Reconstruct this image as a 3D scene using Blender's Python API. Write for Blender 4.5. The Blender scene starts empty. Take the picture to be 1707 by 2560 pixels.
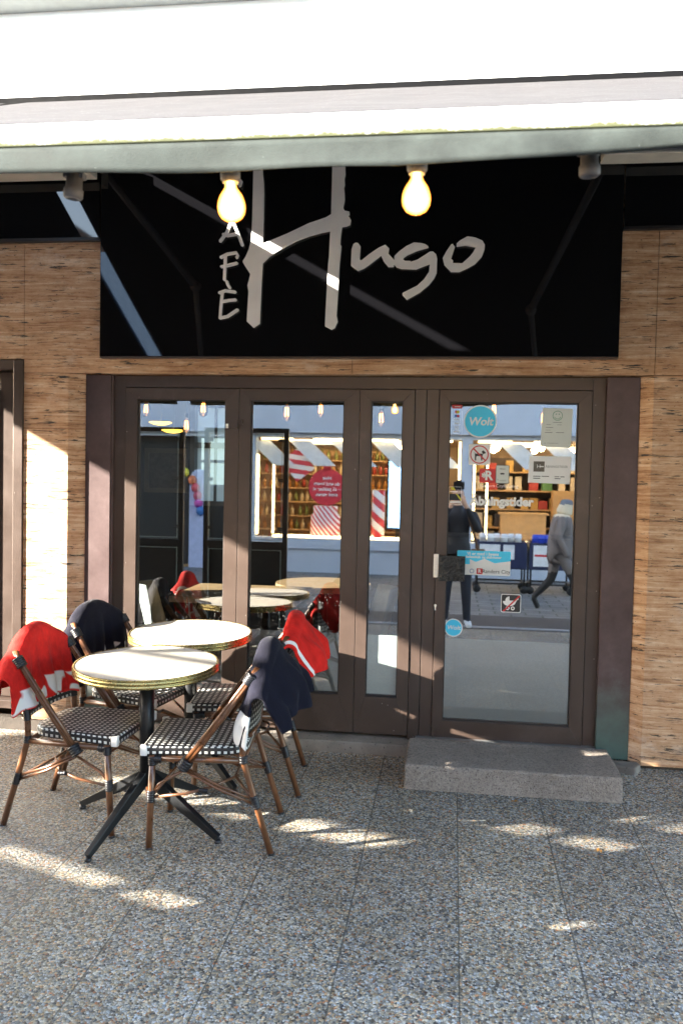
import bpy, bmesh, math, random
from mathutils import Vector, Matrix
R = math.radians
random.seed(7)
S = bpy.context.scene
COL = S.collection

# ------------------------------------------------------------------ camera
cam = bpy.data.cameras.new('camera'); camo = bpy.data.objects.new('camera', cam); COL.objects.link(camo)
camo.matrix_world = Matrix(((0.991155, -0.025669, 0.130205, 0.0),
                            (0.131071, 0.035553, -0.990735, -4.9),
                            (0.020802, 0.999038, 0.038603, 1.64), (0, 0, 0, 1)))
cam.sensor_fit = 'VERTICAL'; cam.sensor_height = 36; cam.sensor_width = 24; cam.lens = 29.39
cam.clip_start = 0.02; cam.clip_end = 400
cam.dof.use_dof = True; cam.dof.focus_distance = 4.0; cam.dof.aperture_fstop = 3.5
S.camera = camo
# ------------------------------------------------------------------ sky and sun
SUN = Vector((2.33, 1.0, -0.78)).normalized()          # direction the light travels
w = bpy.data.worlds.new('World'); S.world = w; w.use_nodes = True
nt = w.node_tree; bg = nt.nodes['Background']; sky = nt.nodes.new('ShaderNodeTexSky')
sky.sky_type = 'NISHITA'; sky.sun_disc = False
sky.sun_elevation = math.asin(-SUN.z); sky.sun_rotation = math.atan2(-SUN.x, -SUN.y)
nt.links.new(sky.outputs[0], bg.inputs[0]); bg.inputs[1].default_value = 0.125
sl = bpy.data.lights.new('sun', 'SUN'); sl.energy = 5.0; sl.angle = R(0.45); sl.color = (1, .93, .80)
so = bpy.data.objects.new('sun', sl); COL.objects.link(so); so.rotation_euler = SUN.to_track_quat('-Z', 'Y').to_euler()
S.view_settings.view_transform = 'Standard'; S.view_settings.look = 'None'
S.view_settings.gamma = 1; S.view_settings.exposure = 3.6
S.cycles.use_denoising = True
S.cycles.max_bounces = 8; S.cycles.transparent_max_bounces = 16
S.cycles.sample_clamp_indirect = 6
S.cycles.caustics_reflective = False; S.cycles.caustics_refractive = False

# ------------------------------------------------------------------ helpers
class MB:
    def __init__(s): s.bm = bmesh.new(); s.uv = None
    def box(s, x0, x1, y0, y1, z0, z1, mi=0):
        vs = [s.bm.verts.new(p) for p in ((x0,y0,z0),(x1,y0,z0),(x1,y1,z0),(x0,y1,z0),(x0,y0,z1),(x1,y0,z1),(x1,y1,z1),(x0,y1,z1))]
        for f in ((0,3,2,1),(4,5,6,7),(0,1,5,4),(1,2,6,5),(2,3,7,6),(3,0,4,7)):
            fc = s.bm.faces.new([vs[i] for i in f]); fc.material_index = mi
        return s
    def prism(s, pts, a0, a1, axis='y', mi=0):
        def P(p, a): return {'y': (p[0], a, p[1]), 'x': (a, p[0], p[1]), 'z': (p[0], p[1], a)}[axis]
        A = [s.bm.verts.new(P(p, a0)) for p in pts]; B = [s.bm.verts.new(P(p, a1)) for p in pts]
        fs = [s.bm.faces.new(A), s.bm.faces.new(B[::-1])]
        n = len(pts)
        for i in range(n): fs.append(s.bm.faces.new((A[i], B[i], B[(i+1) % n], A[(i+1) % n])))
        for f in fs: f.material_index = mi
        return s
    def tube(s, pts, r, seg=10, caps=True, mi=0, smooth=True, r2=None):
        pts = [Vector(p) for p in pts]; rings = []
        n = len(pts); up = None
        for i, p in enumerate(pts):
            t = (pts[min(i+1, n-1)] - pts[max(i-1, 0)]).normalized()
            if up is None:
                up = Vector((0, 0, 1)) if abs(t.z) < .9 else Vector((1, 0, 0))
            a = t.cross(up).normalized(); b = a.cross(t).normalized(); up = b
            rr = r[i] if isinstance(r, (list, tuple)) else r
            rings.append([s.bm.verts.new(p + rr*(a*math.cos(2*math.pi*k/seg) + b*math.sin(2*math.pi*k/seg))) for k in range(seg)])
        for i in range(n-1):
            for k in range(seg):
                f = s.bm.faces.new((rings[i][k], rings[i][(k+1) % seg], rings[i+1][(k+1) % seg], rings[i+1][k]))
                f.smooth = smooth; f.material_index = mi
        if caps:
            f = s.bm.faces.new(rings[0][::-1]); f.material_index = mi
            f = s.bm.faces.new(rings[-1]); f.material_index = mi
        return s
    def lathe(s, prof, c=(0,0,0), seg=32, mi=0, cap=True, smooth=True):
        c = Vector(c); rings = []
        for (r, z) in prof:
            rings.append([s.bm.verts.new(c + Vector((r*math.cos(2*math.pi*k/seg), r*math.sin(2*math.pi*k/seg), z))) for k in range(seg)])
        for i in range(len(rings)-1):
            for k in range(seg):
                f = s.bm.faces.new((rings[i][k], rings[i][(k+1) % seg], rings[i+1][(k+1) % seg], rings[i+1][k])); f.smooth = smooth; f.material_index = mi
        if cap:
            s.bm.faces.new(rings[0][::-1]).material_index = mi; s.bm.faces.new(rings[-1]).material_index = mi
        return s
    def quad(s, a, b, c, d, mi=0):
        f = s.bm.faces.new([s.bm.verts.new(p) for p in (a, b, c, d)]); f.material_index = mi; return s
    def poly(s, pts, mi=0):
        f = s.bm.faces.new([s.bm.verts.new(p) for p in pts]); f.material_index = mi; return s
    def ring(s, x0, x1, z0, z1, l, r, t, b, y0, y1, mi=0):
        s.box(x0, x0+l, y0, y1, z0, z1, mi); s.box(x1-r, x1, y0, y1, z0, z1, mi)
        s.box(x0+l, x1-r, y0, y1, z1-t, z1, mi)
        if b: s.box(x0+l, x1-r, y0, y1, z0, z0+b, mi)
        return s
    def disc(s, c, r, y, seg=40, mi=0, inner=0, ax='y'):
        for k in range(seg):
            a, b = 2*math.pi*k/seg, 2*math.pi*(k+1)/seg
            P = lambda rr, t: (c[0]+rr*math.cos(t), y, c[1]+rr*math.sin(t))
            if inner: s.poly([P(inner, a), P(r, a), P(r, b), P(inner, b)], mi)
            else: s.poly([(c[0], y, c[1]), P(r, a), P(r, b)], mi)
        return s
    def sphere(s, c, r, seg=16, rings=10, sc=(1,1,1), mi=0):
        res = bmesh.ops.create_uvsphere(s.bm, u_segments=seg, v_segments=rings, radius=r, matrix=Matrix.Translation(c) @ Matrix.Diagonal((*sc, 1)))
        for v in res['verts']:
            for f in v.link_faces: f.smooth = True; f.material_index = mi
        return s
    def add(s, me, M=None, mi=0):
        n0 = len(s.bm.verts); f0 = len(s.bm.faces)
        s.bm.from_mesh(me); s.bm.verts.ensure_lookup_table(); s.bm.faces.ensure_lookup_table()
        for v in s.bm.verts[n0:]:
            if M: v.co = M @ v.co
        for f in s.bm.faces[f0:]: f.material_index = mi
        return s
    def build(s, name, mats, parent=None, bevel=0, normals=True):
        if normals: bmesh.ops.recalc_face_normals(s.bm, faces=s.bm.faces[:])
        me = bpy.data.meshes.new(name); s.bm.to_mesh(me); s.bm.free()
        for m in (mats if isinstance(mats, (list, tuple)) else [mats]): me.materials.append(m)
        o = bpy.data.objects.new(name, me); COL.objects.link(o)
        if parent is not None: o.parent = parent
        if bevel:
            b = o.modifiers.new('bevel', 'BEVEL'); b.width = bevel; b.segments = 2; b.limit_method = 'ANGLE'; b.angle_limit = R(40)
        return o
def tag(o, label=None, cat=None, group=None, kind=None):
    if label: o['label'] = label
    if cat: o['category'] = cat
    if group: o['group'] = group
    if kind: o['kind'] = kind
    return o
def thing(name, label, cat, loc=(0,0,0), rz=0, group=None):
    o = bpy.data.objects.new(name, None); COL.objects.link(o); o.empty_display_size = .1
    o.location = loc; o.rotation_euler = (0, 0, rz)
    return tag(o, label, cat, group)
def copy_tree(o, parent=None):
    c = o.copy(); COL.objects.link(c)
    if parent is not None: c.parent = parent
    for ch in list(o.children): copy_tree(ch, c)
    return c
def text_mesh(body, size, align='CENTER', shear=0, extrude=0, bold=0):
    cu = bpy.data.curves.new('t', 'FONT'); cu.body = body; cu.size = size; cu.align_x = align; cu.align_y = 'CENTER'
    cu.shear = shear; cu.extrude = extrude; cu.offset = bold; cu.resolution_u = 3
    o = bpy.data.objects.new('t', cu); COL.objects.link(o)
    me = bpy.data.meshes.new_from_object(o.evaluated_get(bpy.context.evaluated_depsgraph_get()))
    bpy.data.objects.remove(o); return me
def put_text(mb, body, size, x, y, z, mi=0, align='CENTER', shear=0, mirror=False, ry=0, bold=0):
    M = Matrix.Translation((x, y, z)) @ Matrix.Rotation(ry, 4, 'Y') @ (Matrix.Rotation(R(180), 4, 'Z') if mirror else Matrix.Identity(4)) @ Matrix.Rotation(R(90), 4, 'X')
    mb.add(text_mesh(body, size, align, shear, 0, bold), M, mi)
def stroke(mb, pts, wd, y0, y1):
    # a rounded brush stroke in the x-z plane extruded in y, one closed outline
    P = [Vector(p) for p in pts]; Lf, Rt = [], []
    for i, p in enumerate(P):
        t = (P[min(i+1, len(P)-1)] - P[max(i-1, 0)]).normalized(); n = Vector((-t.y, t.x)) * wd/2
        Lf.append(p+n); Rt.append(p-n)
    t0 = (P[0]-P[1]).normalized()*wd*.4; t1 = (P[-1]-P[-2]).normalized()*wd*.4
    mb.prism([*Lf, P[-1]+t1, *Rt[::-1], P[0]+t0], y0, y1)

# ------------------------------------------------------------------ materials
def newmat(name):
    m = bpy.data.materials.new(name); m.use_nodes = True
    t = m.node_tree; return m, t, t.nodes['Principled BSDF'], t.nodes['Material Output']
def N(t, kind, **kw):
    n = t.nodes.new('ShaderNode'+kind)
    for k, v in kw.items():
        if k in n.inputs: n.inputs[k].default_value = v
        else: setattr(n, k, v)
    return n
def coords(t, scale=(1,1,1), rot=(0,0,0), src='Object'):
    c = N(t, 'TexCoord'); mp = N(t, 'Mapping'); mp.inputs['Scale'].default_value = scale; mp.inputs['Rotation'].default_value = rot
    t.links.new(c.outputs[src], mp.inputs[0]); return mp.outputs[0]
def ramp(t, fac, stops, interp='LINEAR'):
    r = N(t, 'ValToRGB'); e = r.color_ramp.elements; r.color_ramp.interpolation = interp
    while len(e) < len(stops): e.new(.5)
    for i, (p, c) in enumerate(stops):
        e[i].position = p; e[i].color = (*c, 1) if len(c) == 3 else c
    t.links.new(fac, r.inputs[0]); return r.outputs[0]
def mixc(t, fac, a, b, mode='MIX'):
    m = N(t, 'Mix', data_type='RGBA', blend_type=mode)
    for k, v in ((0, fac), (6, a), (7, b)):
        if hasattr(v, 'links') or hasattr(v, 'is_linked'): t.links.new(v, m.inputs[k])
        elif isinstance(v, (int, float)): m.inputs[k].default_value = v
        else: m.inputs[k].default_value = (*v, 1)
    return m.outputs[2]
def bump(t, h, strength, dist, b):
    n = N(t, 'Bump'); n.inputs['Strength'].default_value = strength; n.inputs['Distance'].default_value = dist
    t.links.new(h, n.inputs['Height']); t.links.new(n.outputs[0], b.inputs['Normal']); return n
def plain(name, col, rough=.5, metal=0, var=.12, vscale=9, spec=.5, bmp=0, bscale=60, speck=None, coat=0):
    m, t, b, o = newmat(name)
    v = coords(t); n = N(t, 'TexNoise', Scale=vscale, Detail=6.0, Roughness=.65); t.links.new(v, n.inputs[0])
    d = tuple(c*(1-var) for c in col); l = tuple(min(1, c*(1+var)) for c in col)
    c = ramp(t, n.outputs[0], [(.3, d), (.7, l)])
    if speck:
        sc, th, colr = speck
        n3 = N(t, 'TexNoise', Scale=sc, Detail=2.0); t.links.new(v, n3.inputs[0])
        f = ramp(t, n3.outputs[0], [(th, (0,0,0)), (th+.03, (1,1,1))]); c = mixc(t, f, c, colr)
    t.links.new(c, b.inputs['Base Color'])
    b.inputs['Roughness'].default_value = rough; b.inputs['Metallic'].default_value = metal
    b.inputs['Specular IOR Level'].default_value = spec; b.inputs['Coat Weight'].default_value = coat
    r = ramp(t, n.outputs[0], [(.3, (rough*.85,)*3), (.7, (min(1, rough*1.15),)*3)]); t.links.new(r, b.inputs['Roughness'])
    if bmp:
        n2 = N(t, 'TexNoise', Scale=bscale, Detail=4.0); t.links.new(v, n2.inputs[0]); bump(t, n2.outputs[0], bmp, .01, b)
    return m
def emit(name, col, strength):
    m, t, b, o = newmat(name); t.nodes.remove(b); e = N(t, 'Emission'); e.inputs[0].default_value = (*col, 1); e.inputs[1].default_value = strength
    t.links.new(e.outputs[0], o.inputs[0]); return m
def glassmat(name, refl, tint=(1,1,1), rough=0.0, dirt=False):
    m, t, b, o = newmat(name); t.nodes.remove(b)
    tr = N(t, 'BsdfTransparent'); tr.inputs[0].default_value = (*tint, 1); gl = N(t, 'BsdfGlossy'); gl.inputs['Roughness'].default_value = rough
    lw = N(t, 'Fresnel', IOR=1.5); a = N(t, 'Math', operation='ADD'); a.inputs[1].default_value = refl; a.use_clamp = True
    t.links.new(lw.outputs[0], a.inputs[0])
    mx = N(t, 'MixShader'); t.links.new(a.outputs[0], mx.inputs[0]); t.links.new(tr.outputs[0], mx.inputs[1]); t.links.new(gl.outputs[0], mx.inputs[2])
    last = mx.outputs[0]
    if dirt:      # dust flecks stuck on the pane, denser towards the foot
        v = coords(t, (1, 1, 1)); vo = N(t, 'TexVoronoi', Scale=70.0, feature='F1'); t.links.new(v, vo.inputs[0])
        d1 = ramp(t, vo.outputs['Distance'], [(.07, (1,1,1)), (.12, (0,0,0))])
        n = N(t, 'TexNoise', Scale=4.0, Detail=3.0); t.links.new(v, n.inputs[0]); d2 = ramp(t, n.outputs[0], [(.42, (0,0,0)), (.68, (1,1,1))])
        se = N(t, 'SeparateXYZ'); t.links.new(v, se.inputs[0]); d3 = ramp(t, se.outputs[2], [(.9, (1,1,1)), (1.6, (.0,.0,.0))])
        mu = mixc(t, 1.0, d1, d2, 'MULTIPLY'); mu = mixc(t, 1.0, mu, d3, 'MULTIPLY')
        di = N(t, 'BsdfDiffuse'); di.inputs[0].default_value = (.7, .7, .68, 1)
        m2 = N(t, 'MixShader'); t.links.new(mu, m2.inputs[0]); t.links.new(last, m2.inputs[1]); t.links.new(di.outputs[0], m2.inputs[2]); last = m2.outputs[0]
    t.links.new(last, o.inputs[0]); return m

def travertine():
    m, t, b, o = newmat('travertine')
    v = coords(t)
    wn = N(t, 'TexNoise', Scale=3.0, Detail=4.0); t.links.new(v, wn.inputs[0])
    wv = N(t, 'VectorMath', operation='MULTIPLY_ADD'); t.links.new(wn.outputs['Color'], wv.inputs[0]); wv.inputs[1].default_value = (.04, .04, .026); t.links.new(v, wv.inputs[2])
    def layer(sc, s, d, r=.7, src=None):
        mp = N(t, 'Mapping'); mp.inputs['Scale'].default_value = sc; t.links.new(wv.outputs[0], mp.inputs[0])
        n = N(t, 'TexNoise', Scale=s, Detail=d, Roughness=r); t.links.new(mp.outputs[0], n.inputs[0]); return n.outputs[0]
    broad = layer((.45, .45, 9.0), 1.8, 6.0)
    fine = layer((1.5, 1.5, 42.0), 1.6, 9.0, .72)
    blot = layer((2.4, 2.4, 6.0), 2.2, 10.0, .80)
    mx = N(t, 'Math', operation='MULTIPLY_ADD'); t.links.new(fine, mx.inputs[0]); mx.inputs[1].default_value = .50
    m2 = N(t, 'Math', operation='MULTIPLY_ADD'); t.links.new(broad, m2.inputs[0]); m2.inputs[1].default_value = .32; m3 = N(t, 'Math', operation='MULTIPLY'); t.links.new(blot, m3.inputs[0]); m3.inputs[1].default_value = .38
    t.links.new(m3.outputs[0], m2.inputs[2]); t.links.new(m2.outputs[0], mx.inputs[2])
    c = ramp(t, mx.outputs[0], [(.44, (.095, .05, .028)), (.505, (.29, .155, .08)), (.56, (.46, .285, .165)), (.62, (.58, .41, .275)), (.70, (.74, .63, .51))])
    c = mixc(t, 1.0, c, (.90, .78, .67), 'MULTIPLY')
    rust = layer((2.2, 2.2, 9.0), 1.8, 6.0); c = mixc(t, ramp(t, rust, [(.55, (0,0,0)), (.72, (.7,)*3)]), c, (.34, .165, .065))
    worn = layer((1.2, 1.2, 2.2), 1.3, 8.0, .75); c = mixc(t, ramp(t, worn, [(.57, (0,0,0)), (.70, (.6,)*3)]), c, (.62, .53, .44))
    soot = layer((1.6, 1.6, 2.6), 1.5, 9.0, .8); c = mixc(t, ramp(t, soot, [(.57, (0,0,0)), (.72, (.75,)*3)]), c, (.085, .06, .045))
    hole = layer((7, 7, 100.0), 1.6, 5.0, .65); clus = layer((2, 2, 16), 2.2, 3.0)
    mu = N(t, 'Math', operation='MULTIPLY'); t.links.new(hole, mu.inputs[0]); t.links.new(clus, mu.inputs[1])
    pit = ramp(t, mu.outputs[0], [(.322, (0,0,0)), (.35, (1,1,1))]); c = mixc(t, pit, c, (.030, .020, .014))
    hole2 = layer((30, 30, 60.0), 1.5, 3.0, .6); pit2 = ramp(t, hole2, [(.665, (0,0,0)), (.69, (1,1,1))]); c = mixc(t, pit2, c, (.045, .03, .02))
    t.links.new(c, b.inputs['Base Color']); b.inputs['Roughness'].default_value = .6
    hh = mixc(t, 1.0, pit, pit2, 'LIGHTEN'); inv = N(t, 'Math', operation='MULTIPLY_ADD'); t.links.new(hh, inv.inputs[0]); inv.inputs[1].default_value = -1.0; t.links.new(fine, inv.inputs[2])
    bump(t, inv.outputs[0], .5, .006, b); return m

def pebbles():
    m, t, b, o = newmat('exposed_aggregate')
    v = coords(t)
    nd = N(t, 'TexNoise', Scale=70.0, Detail=2.0); t.links.new(v, nd.inputs[0])
    va = N(t, 'VectorMath', operation='MULTIPLY_ADD'); t.links.new(nd.outputs['Color'], va.inputs[0]); va.inputs[1].default_value = (.006, .006, 0); t.links.new(v, va.inputs[2])
    vo = N(t, 'TexVoronoi', Scale=118.0, Randomness=1.0); t.links.new(va.outputs[0], vo.inputs[0])
    ve = N(t, 'TexVoronoi', Scale=118.0, feature='DISTANCE_TO_EDGE'); t.links.new(va.outputs[0], ve.inputs[0])
    se = N(t, 'SeparateColor'); t.links.new(vo.outputs['Color'], se.inputs[0])
    c = ramp(t, se.outputs[0], [(0, (.04, .045, .055)), (.12, (.12, .125, .135)), (.25, (.25, .25, .245)), (.42, (.38, .375, .35)), (.62, (.52, .51, .47)), (.84, (.68, .68, .66)), (1, (.86, .87, .87))])
    tint = ramp(t, se.outputs[1], [(.0, (.80, .92, 1.08)), (.30, (1, 1, 1)), (.52, (1.06, 1.0, .88)), (.74, (1.1, .94, .70)), (.92, (1.08, .74, .42)), (.98, (1.0, .42, .20))])
    c = mixc(t, 1.0, c, tint, 'MULTIPLY')
    edge = ramp(t, ve.outputs[0], [(.01, (0,0,0)), (.085, (1,1,1))])
    c = mixc(t, edge, (.14, .132, .115), c)
    # worn tone from slab to slab and grime
    n = N(t, 'TexNoise', Scale=1.3, Detail=5.0, Roughness=.7); t.links.new(v, n.inputs[0])
    g = ramp(t, n.outputs[0], [(.3, (.66, .65, .62)), (.65, (1, 1, 1))]); c = mixc(t, 1.0, c, g, 'MULTIPLY')
    # joints: lines every 0.42 m across, staggered cross joints
    sx = N(t, 'SeparateXYZ'); t.links.new(va.outputs[0], sx.inputs[0])
    def math_(op, a, bb=None):
        n_ = N(t, 'Math', operation=op)
        for i, q in enumerate((a, bb)):
            if q is None: continue
            if isinstance(q, (int, float)): n_.inputs[i].default_value = q
            else: t.links.new(q, n_.inputs[i])
        return n_.outputs[0]
    ux = math_('DIVIDE', math_('SUBTRACT', sx.outputs[0], .070), .42)
    fx = math_('ABSOLUTE', math_('SUBTRACT', math_('FRACT', math_('ADD', ux, 50.5)), .5))
    row = math_('FLOOR', math_('ADD', ux, 50.0)); odd = math_('MODULO', row, 2.0)
    uy = math_('DIVIDE', math_('ADD', math_('ADD', sx.outputs[1], 1.76), math_('MULTIPLY', odd, .42)), .84)
    fy = math_('MULTIPLY', math_('ABSOLUTE', math_('SUBTRACT', math_('FRACT', math_('ADD', uy, 50.5)), .5)), 2.0)
    cb = N(t, 'CombineXYZ'); t.links.new(row, cb.inputs[0]); t.links.new(math_('FLOOR', uy), cb.inputs[1]); wno = N(t, 'TexWhiteNoise', noise_dimensions='3D'); t.links.new(cb.outputs[0], wno.inputs['Vector'])
    c = mixc(t, 1.0, c, ramp(t, wno.outputs['Value'], [(0, (.84, .84, .85)), (1, (1.08, 1.06, 1.02))]), 'MULTIPLY')
    st = N(t, 'TexNoise', Scale=2.6, Detail=8.0, Roughness=.78); t.links.new(v, st.inputs[0]); c = mixc(t, ramp(t, st.outputs[0], [(.58, (0,)*3), (.72, (.5,)*3)]), c, (.11, .105, .10))
    jx = ramp(t, fx, [(.003, (1,1,1)), (.0095, (0,0,0))]); jy = ramp(t, fy, [(.003, (.30,.30,.30)), (.009, (0,0,0))]); jn = mixc(t, 1.0, jx, jy, 'LIGHTEN')
    jf = N(t, 'Math', operation='MULTIPLY'); t.links.new(jn, jf.inputs[0]); jf.inputs[1].default_value = .85; c = mixc(t, jf.outputs[0], c, (.05, .046, .04))
    t.links.new(c, b.inputs['Base Color']); b.inputs['Roughness'].default_value = .62; b.inputs['Specular IOR Level'].default_value = .35
    h = ramp(t, ve.outputs[0], [(0, (0,0,0)), (.2, (.85,)*3), (.45, (1,1,1))]); h2 = mixc(t, jn, h, (0, 0, 0))
    bump(t, h2, .8, .006, b); return m

def weave():
    # black and white woven resin: uv in metres
    m, t, b, o = newmat('woven_resin')
    c = N(t, 'TexCoord'); se = N(t, 'SeparateXYZ'); t.links.new(c.outputs['UV'], se.inputs[0])
    def M_(op, a, bb=None):
        n_ = N(t, 'Math', operation=op)
        for i, q in enumerate((a, bb)):
            if q is None: continue
            if isinstance(q, (int, float)): n_.inputs[i].default_value = q
            else: t.links.new(q, n_.inputs[i])
        return n_.outputs[0]
    u = M_('DIVIDE', se.outputs[0], .0285); v = M_('DIVIDE', se.outputs[1], .0270)
    par = M_('MODULO', M_('FLOOR', M_('ADD', u, 200.0)), 2.0)
    v2 = v
    fu = M_('ABSOLUTE', M_('SUBTRACT', M_('FRACT', M_('ADD', u, 200.0)), .5)); fv = M_('ABSOLUTE', M_('SUBTRACT', M_('FRACT', M_('ADD', v2, 200.0)), .5))
    d = M_('MAXIMUM', M_('MULTIPLY', fu, .96), M_('MULTIPLY', fv, 1.12))
    n = N(t, 'TexNoise', Scale=160.0); t.links.new(c.outputs['Object'], n.inputs[0])
    d = M_('ADD', d, M_('MULTIPLY', M_('SUBTRACT', n.outputs[0], .5), .07))
    wf = ramp(t, d, [(.235, (1,1,1)), (.27, (0,0,0))])
    # fine black strands
    st = M_('ABSOLUTE', M_('SUBTRACT', M_('FRACT', M_('MULTIPLY', M_('ADD', v, 200.0), 4.0)), .5))
    col = mixc(t, wf, (.012, .012, .014), (.72, .72, .68))
    t.links.new(col, b.inputs['Base Color']); b.inputs['Roughness'].default_value = .42
    hh = M_('ADD', M_('MULTIPLY', wf, .6), M_('MULTIPLY', st, .35)); bump(t, hh, .7, .004, b); return m

def fleece(name, base, white, seed, zone=(.0, .16), stripe=None, thr=.40):
    m, t, b, o = newmat(name)
    c = N(t, 'TexCoord'); uv = N(t, 'Mapping'); t.links.new(c.outputs['UV'], uv.inputs[0]); uv.inputs['Location'].default_value = (seed, seed*.7, 0)
    se = N(t, 'SeparateXYZ'); t.links.new(c.outputs['UV'], se.inputs[0])
    vo = N(t, 'TexVoronoi', Scale=9.0, feature='SMOOTH_F1'); t.links.new(uv.outputs[0], vo.inputs[0])
    leaf = ramp(t, vo.outputs['Distance'], [(thr, (1,1,1)), (thr+.03, (0,0,0))])
    zn = ramp(t, se.outputs[1], [(zone[0], (0,0,0)), (zone[0]+.004, (1,1,1)), (zone[1], (1,1,1)), (zone[1]+.004, (0,0,0))])
    f = mixc(t, 1.0, leaf, zn, 'MULTIPLY')
    if stripe:
        s2 = ramp(t, se.outputs[0], [(stripe[0], (0,0,0)), (stripe[0]+.003, (1,1,1)), (stripe[1], (1,1,1)), (stripe[1]+.003, (0,0,0))])
        f = mixc(t, 1.0, f, s2, 'ADD')
    n = N(t, 'TexNoise', Scale=14.0, Detail=6.0, Roughness=.7); t.links.new(uv.outputs[0], n.inputs[0])
    bc = ramp(t, n.outputs[0], [(.3, tuple(x*.72 for x in base)), (.7, tuple(min(1, x*1.2) for x in base))])
    cc = mixc(t, f, bc, white); t.links.new(cc, b.inputs['Base Color'])
    b.inputs['Roughness'].default_value = .9; b.inputs['Sheen Weight'].default_value = .06; b.inputs['Sheen Roughness'].default_value = .4
    b.inputs['Specular IOR Level'].default_value = .15
    n2 = N(t, 'TexNoise', Scale=420.0, Detail=3.0); t.links.new(c.outputs['Object'], n2.inputs[0])
    n3 = N(t, 'TexNoise', Scale=22.0, Detail=3.0); t.links.new(c.outputs['Object'], n3.inputs[0])
    ad = N(t, 'Math', operation='MULTIPLY_ADD'); t.links.new(n3.outputs[0], ad.inputs[0]); ad.inputs[1].default_value = 3.0; t.links.new(n2.outputs[0], ad.inputs[2])
    bump(t, ad.outputs[0], .55, .004, b); return m

def copper():
    m, t, b, o = newmat('aged_copper')
    v = coords(t); se = N(t, 'SeparateXYZ'); t.links.new(v, se.inputs[0])
    n = N(t, 'TexNoise', Scale=5.0, Detail=8.0, Roughness=.7); t.links.new(v, n.inputs[0])
    c = ramp(t, n.outputs[0], [(.3, (.055, .032, .032)), (.55, (.085, .055, .055)), (.75, (.12, .085, .085))])
    ad = N(t, 'Math', operation='MULTIPLY_ADD'); t.links.new(n.outputs[0], ad.inputs[0]); ad.inputs[1].default_value = -.75; t.links.new(se.outputs[2], ad.inputs[2])
    pat = ramp(t, ad.outputs[0], [(-.25, (1,1,1)), (.0, (.75,)*3), (.12, (0,0,0))])
    nodes = [x for x in t.nodes if x.type == 'VALTORGB'][-1]
    mr = N(t, 'MapRange'); t.links.new(ad.outputs[0], mr.inputs[0]); mr.inputs[1].default_value = -.42; mr.inputs[2].default_value = .12; mr.inputs[3].default_value = 1; mr.inputs[4].default_value = 0
    c = mixc(t, mr.outputs[0], c, (.075, .155, .135)); t.links.new(c, b.inputs['Base Color'])
    b.inputs['Metallic'].default_value = .25; b.inputs['Roughness'].default_value = .45; bump(t, n.outputs[0], .12, .01, b); return m

M_trav = travertine(); M_peb = pebbles(); M_weave = weave(); M_copper = copper()
M_bronze = plain('bronze_paint', (.062, .042, .034), .36, .15, .14, 4, .5, .04, 220)
def chips(m):   # small bare chips and splashes in the paint
    t = m.node_tree; b = t.nodes['Principled BSDF']; old = b.inputs['Base Color'].links[0].from_socket
    v = coords(t); vo = N(t, 'TexVoronoi', Scale=26.0); t.links.new(v, vo.inputs[0]); se = N(t, 'SeparateColor'); t.links.new(vo.outputs['Color'], se.inputs[0])
    d = ramp(t, vo.outputs['Distance'], [(.05, (1,1,1)), (.075, (0,0,0))]); q = ramp(t, se.outputs[0], [(.86, (0,0,0)), (.87, (1,1,1))])
    n = N(t, 'TexNoise', Scale=3.5, Detail=7.0, Roughness=.75); t.links.new(v, n.inputs[0]); sm = ramp(t, n.outputs[0], [(.56, (0,0,0)), (.76, (.5,)*3)])
    c = mixc(t, sm, old, (.13, .10, .088)); c = mixc(t, mixc(t, 1.0, d, q, 'MULTIPLY'), c, (.42, .40, .37)); t.links.new(c, b.inputs['Base Color'])
chips(M_bronze)
M_bronze_dark = plain('dark_gasket', (.012, .010, .010), .5)
M_glass = glassmat('window_glass', .30, (.93, .97, .96), 0.0, True)
M_glassdoor = glassmat('door_glass', .36, (.93, .97, .96))
M_film = None
def filmmat():
    m, t, b, o = newmat('frosted_film'); t.nodes.remove(b)
    d = N(t, 'BsdfDiffuse'); d.inputs[0].default_value = (.70, .77, .75, 1); tl = N(t, 'BsdfTranslucent'); tl.inputs[0].default_value = (.7, .77, .75, 1)
    mx = N(t, 'MixShader'); mx.inputs[0].default_value = .2; t.links.new(d.outputs[0], mx.inputs[1]); t.links.new(tl.outputs[0], mx.inputs[2]); t.links.new(mx.outputs[0], o.inputs[0]); return m
M_film = filmmat()
M_black = plain('black_acrylic', (.004, .004, .005), .03, 0, .05, 3, .55)
M_letter = plain('letter_face', (.88, .84, .82), .5, 0, .06, 5)
M_concrete = plain('concrete', (.24, .215, .19), .8, 0, .30, 5, .3, .5, 130, (60, .66, (.10, .09, .08)))
M_stone_step = plain('granite_step', (.25, .212, .182), .8, 0, .30, 5, .35, .8, 150, (120, .57, (.075, .062, .056)))
def grit(m, a, bcol):
    t = m.node_tree; b = t.nodes['Principled BSDF']; old = b.inputs['Base Color'].links[0].from_socket; v = coords(t)
    n = N(t, 'TexNoise', Scale=75.0, Detail=5.0, Roughness=.8); t.links.new(v, n.inputs[0]); c = mixc(t, ramp(t, n.outputs[0], [(.40, (.0,)*3), (.62, (.75,)*3)]), old, a)
    n2 = N(t, 'TexNoise', Scale=2.4, Detail=6.0, Roughness=.7); t.links.new(v, n2.inputs[0]); c = mixc(t, ramp(t, n2.outputs[0], [(.5, (0,)*3), (.72, (.6,)*3)]), c, bcol); t.links.new(c, b.inputs['Base Color'])
grit(M_stone_step, (.40, .34, .29), (.12, .10, .085))
M_plinth = plain('dark_plinth', (.055, .045, .038), .8, 0, .35, 7, .3, .4, 90)
M_white = plain('white_render', (.80, .80, .78), .7, 0, .04, 3, .3, .1, 60)
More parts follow.
